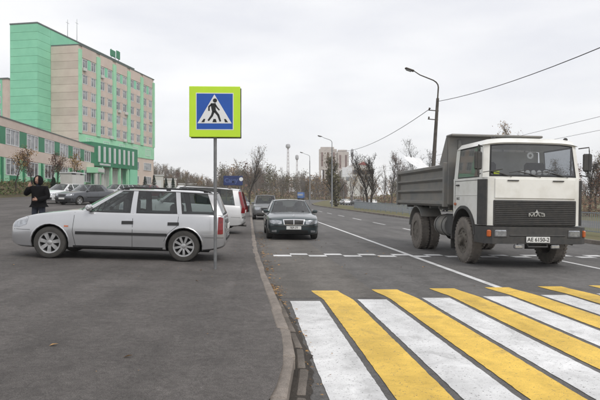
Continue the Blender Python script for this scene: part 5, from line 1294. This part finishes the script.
# undergrowth at the wood's foot
for i in range(36000):
    px = rng.uniform(150, 680); d = rng.uniform(150, 265); lat = (px-300)/560*d; x = d*.0906+lat*.9959; y = d*.9959-lat*.0906
    if -3 < x-bend(min(y, 260)) < 31 and y < 212: continue
    p = Vector((x, y, gh(x, y)+abs(rng.gauss(0, 1.1))*(0.3 if px < 225 else 1))); s = rng.uniform(0.2, 0.5); u = Vector((rng.gauss(0, 1), rng.gauss(0, 1), rng.gauss(0, 1))).normalized(); v = u.orthogonal()
    o = len(wc.v); wc.v += [p-u*s, p+v*s*0.7, p+u*s, p-v*s*0.7]; wc.f.append((o, o+1, o+2, o+3)); wc.m.append(rng.choice([0, 0, 2, 2, 3]))
sc_b = MB(); sr = random.Random(55)
for i in range(9000):
    y = sr.uniform(42, 80); x = 33.5+abs(sr.gauss(0, 2.2)); hmax = 2.2+1.3*math.sin(y*0.9)+0.8*math.sin(y*2.3+1)
    p = Vector((x, y, gh(x, y)+sr.random()**0.8*max(0.8, hmax))); s_ = sr.uniform(0.05, 0.12); u = Vector((sr.gauss(0, 1), sr.gauss(0, 1), sr.gauss(0, 1))).normalized(); v = u.orthogonal()
    o = len(sc_b.v); sc_b.v += [p-u*s_, p+v*s_*0.6, p+u*s_, p-v*s_*0.6]; sc_b.f.append((o, o+1, o+2, o+3)); sc_b.m.append(sr.choice([0, 0, 1, 2]))
tag(sc_b.build('roadside_scrub', [L_red, L_dark, L_brown], recalc=False), 'tangled russet scrub past the far carriageway at the right edge', 'scrub', kind='stuff')
wo = wc.build('far_woods', [L_brown, L_orange, L_olive, L_red], recalc=False); tag(wo, 'brown autumn woods closing the view behind the road', 'woods', kind='stuff')
wtk = wt.build('wood_trunks', M_bark2, wo, recalc=False); wtk['kind'] = 'stuff'
# blue lorry in the distance
def lorry():
    x, y = bend(196)+2.0, 196; T = empty('blue_lorry', (x, y, zroad(2, y)+0.46), R(-100), 'small blue lorry far down the road above the dark saloon', 'lorry')
    q = MB(); q.box((-2.6, 0, 1.75), (4.4, 2.3, 1.9), b=0.05); q.build('box_body', PAINT['blue'], T); q = MB(); q.box((0.5, 0, 1.45), (1.6, 2.1, 1.7), b=0.15); q.build('cab', PAINT['blue'], T, smooth=40)
    q = MB(); q.box((1.31, 0, 1.85), (0.04, 1.8, 0.6)); q.build('windscreen', M_pane, T); q = MB(); q.box((-2, 0, 0.65), (5.6, 0.9, 0.25)); q.build('chassis', M_tk, T)
    t_, r_ = get_wheel(0.45, 0.28, 'plain')
    for ax in (0.5, -3.4):
        for s in (-1, 1): o = link('wheel', t_, T, (ax, s*0.9, 0.45)); link('rim', r_, o); o.rotation_euler = (0, 0, 0 if s > 0 else math.pi)
lorry()

# ---------------------------------------------------------------- person by the estate
def person():
    x, y = -5.80, 16.1; P = empty('person', (x, y, zlot(x, y)), R(-8), 'person in a black hooded jacket and jeans holding a hand to the face', 'person')
    M_skin = mat('skin', (0.36, 0.21, 0.155), 0.6, var=0.05); M_jk = mat('black_jacket', (0.009, 0.009, 0.010), 0.95, spec=0.15, var=0.2, scale=12, bump=0.4, bscale=18); M_jean = mat('blue_jeans', (0.028, 0.034, 0.05), 0.9, scale=20)
    P.scale = (0.95, 0.95, 0.95)
    def skin(nm, verts, edges, radii, m_, par, lv=2):
        me = bpy.data.meshes.new(nm); me.from_pydata(verts, edges, []); me.materials.append(m_); o = link(nm, me, par)
        md = o.modifiers.new('s', 'SKIN')
        if not me.skin_vertices: 
            bm = bmesh.new(); bm.from_mesh(me); bm.verts.layers.skin.verify(); bm.to_mesh(me); bm.free()
        for i, r_ in enumerate(radii): me.skin_vertices[0].data[i].radius = r_ if isinstance(r_, tuple) else (r_, r_)
        me.skin_vertices[0].data[0].use_root = True
        md.use_smooth_shade = True; sb = o.modifiers.new('d', 'SUBSURF'); sb.levels = lv; sb.render_levels = lv
        return o
    # body: trousered legs, neck and head in one surface (front is -y)
    V = [(0, 0, 0.95), (0.10, 0, 0.90), (0.11, -0.02, 0.50), (0.12, 0.02, 0.10), (0.13, -0.12, 0.05), (-0.10, 0, 0.90), (-0.12, -0.03, 0.50), (-0.13, 0.01, 0.10), (-0.15, -0.13, 0.05), (0, 0.01, 1.2), (0, 0.0, 1.42), (0, -0.02, 1.52), (0, -0.045, 1.60), (0, -0.04, 1.70)]
    E = [(0, 1), (1, 2), (2, 3), (3, 4), (0, 5), (5, 6), (6, 7), (7, 8), (0, 9), (9, 10), (10, 11), (11, 12), (12, 13)]
    Rr = [(0.15, 0.12), 0.11, 0.075, 0.055, 0.045, 0.11, 0.075, 0.055, 0.045, (0.15, 0.11), (0.12, 0.09), 0.055, (0.078, 0.09), (0.07, 0.085)]
    body = skin('body', V, E, Rr, M_jean, P)
    # head with face
    q = MB()
    def hd(u, v):
        a, t = 2*math.pi*u, math.pi*v; r_ = 0.082*(1-0.18*(v > 0.6)*(v-0.6)/0.4); return Vector((r_*math.sin(t)*math.sin(a), -0.045+0.10*math.sin(t)*-math.cos(a), 1.635+0.118*math.cos(t)))
    q.grid(hd, 20, 14); h_ = q.build('head', M_skin, body, smooth=60)
    q = MB(); q.prism([(-0.147, 1.65), (-0.172, 1.612), (-0.140, 1.605)], -0.013, 0.013, 'x'); q.build('nose', M_skin, h_)
    for s in (-1, 1): q = MB(); q.lathe([(0.001, -0.006), (0.011, 0), (0.001, 0.006)], 8, 'y', c=(s*0.033, -0.134, 1.652)); q.build('eye', M_ink, h_)
    q = MB(); q.box((0, -0.136, 1.578), (0.045, 0.012, 0.010)); q.build('mouth', mat('lips', (0.35, 0.14, 0.12), 0.6), h_)
    # jacket with sleeves: image-left arm raised to the face, other hand at the belly
    V = [(0, 0.01, 1.05), (0, 0.01, 0.86), (0, 0.0, 1.25), (0, 0.0, 1.40), (-0.21, 0.0, 1.40), (-0.36, -0.08, 1.22), (-0.17, -0.24, 1.42), (0.21, 0.0, 1.40), (0.30, -0.03, 1.14), (0.10, -0.23, 1.07)]
    E = [(0, 1), (0, 2), (2, 3), (3, 4), (4, 5), (5, 6), (3, 7), (7, 8), (8, 9)]
    Rr = [(0.215, 0.165), (0.225, 0.175), (0.215, 0.16), (0.17, 0.12), 0.098, 0.078, 0.062, 0.098, 0.082, 0.062]
    jk = skin('jacket', V, E, Rr, M_jk, body)
    q = MB()
    def hood(u, v):
        a = -2.65+5.3*u; t = math.pi*(0.02+0.72*v); return Vector((0.135*math.sin(t)*math.sin(a), -0.02+0.14*math.sin(t)*math.cos(a), 1.62+0.165*math.cos(t)))
    q.grid(hood, 18, 12); ho = q.build('hood', M_jk, jk, smooth=60); md = ho.modifiers.new('t', 'SOLIDIFY'); md.thickness = 0.02
    # hands
    def hand(o, d, up):
        o, d, up = Vector(o), Vector(d).normalized(), Vector(up).normalized(); sd = d.cross(up).normalized(); q = MB(); q.tube([o, o+d*0.05, o+d*0.09], [0.03, 0.042, 0.038], 8); 
        hnd = q.build('hand', M_skin, body, smooth=50)
        for k, ln in enumerate((0.065, 0.078, 0.075, 0.06)):
            b0 = o+d*0.085+sd*(0.03-0.02*k); q = MB(); q.tube([b0, b0+d*ln*0.5, b0+d*ln*0.8-up*0.02], [0.0095, 0.009, 0.007], 6); q.build('finger', M_skin, hnd, smooth=50)
        b0 = o+d*0.03+sd*0.036; q = MB(); q.tube([b0, b0+sd*0.03+d*0.03, b0+sd*0.035+d*0.06], [0.012, 0.0105, 0.008], 6); q.build('thumb', M_skin, hnd, smooth=50)
        return hnd
    hand((-0.16, -0.25, 1.45), (0.35, 0.25, 1.0), (0, -1, 0.2)); hand((0.08, -0.24, 1.07), (-1, -0.12, 0.1), (0, -1, 0.2))
    q = MB(); q.box((-0.10, -0.20, 1.585), (0.03, 0.07, 0.13), b=0.008); tag_o = q.build('phone', M_black); tag_o.matrix_world = P.matrix_basis.copy() @ Matrix.Identity(4); tag_o.location = P.location; tag_o.rotation_euler = P.rotation_euler; tag_o.scale = P.scale; tag(tag_o, 'dark phone held to the face of the person in black', 'phone')
    for s in (-1, 1): q = MB(); q.box((s*0.14, -0.06, 0.045), (0.10, 0.28, 0.09), b=0.035); q.build('shoe', M_black, body, smooth=40)
person()

# ---------------------------------------------------------------- damp autumn air
hz = MB(); hz.box((0, 420, 28), (1500, 980, 70)); hzm = bpy.data.materials.new('haze_air'); hzm.use_nodes = True; hn = hzm.node_tree.nodes; hn.remove(hn['Principled BSDF'])
pv = hn.new('ShaderNodeVolumePrincipled'); pv.inputs['Color'].default_value = (0.97, 0.98, 1.0, 1); pv.inputs['Density'].default_value = 0.0005; hzm.node_tree.links.new(pv.outputs[0], hn['Material Output'].inputs['Volume'])
tag(hz.build('haze', hzm), kind='stuff')
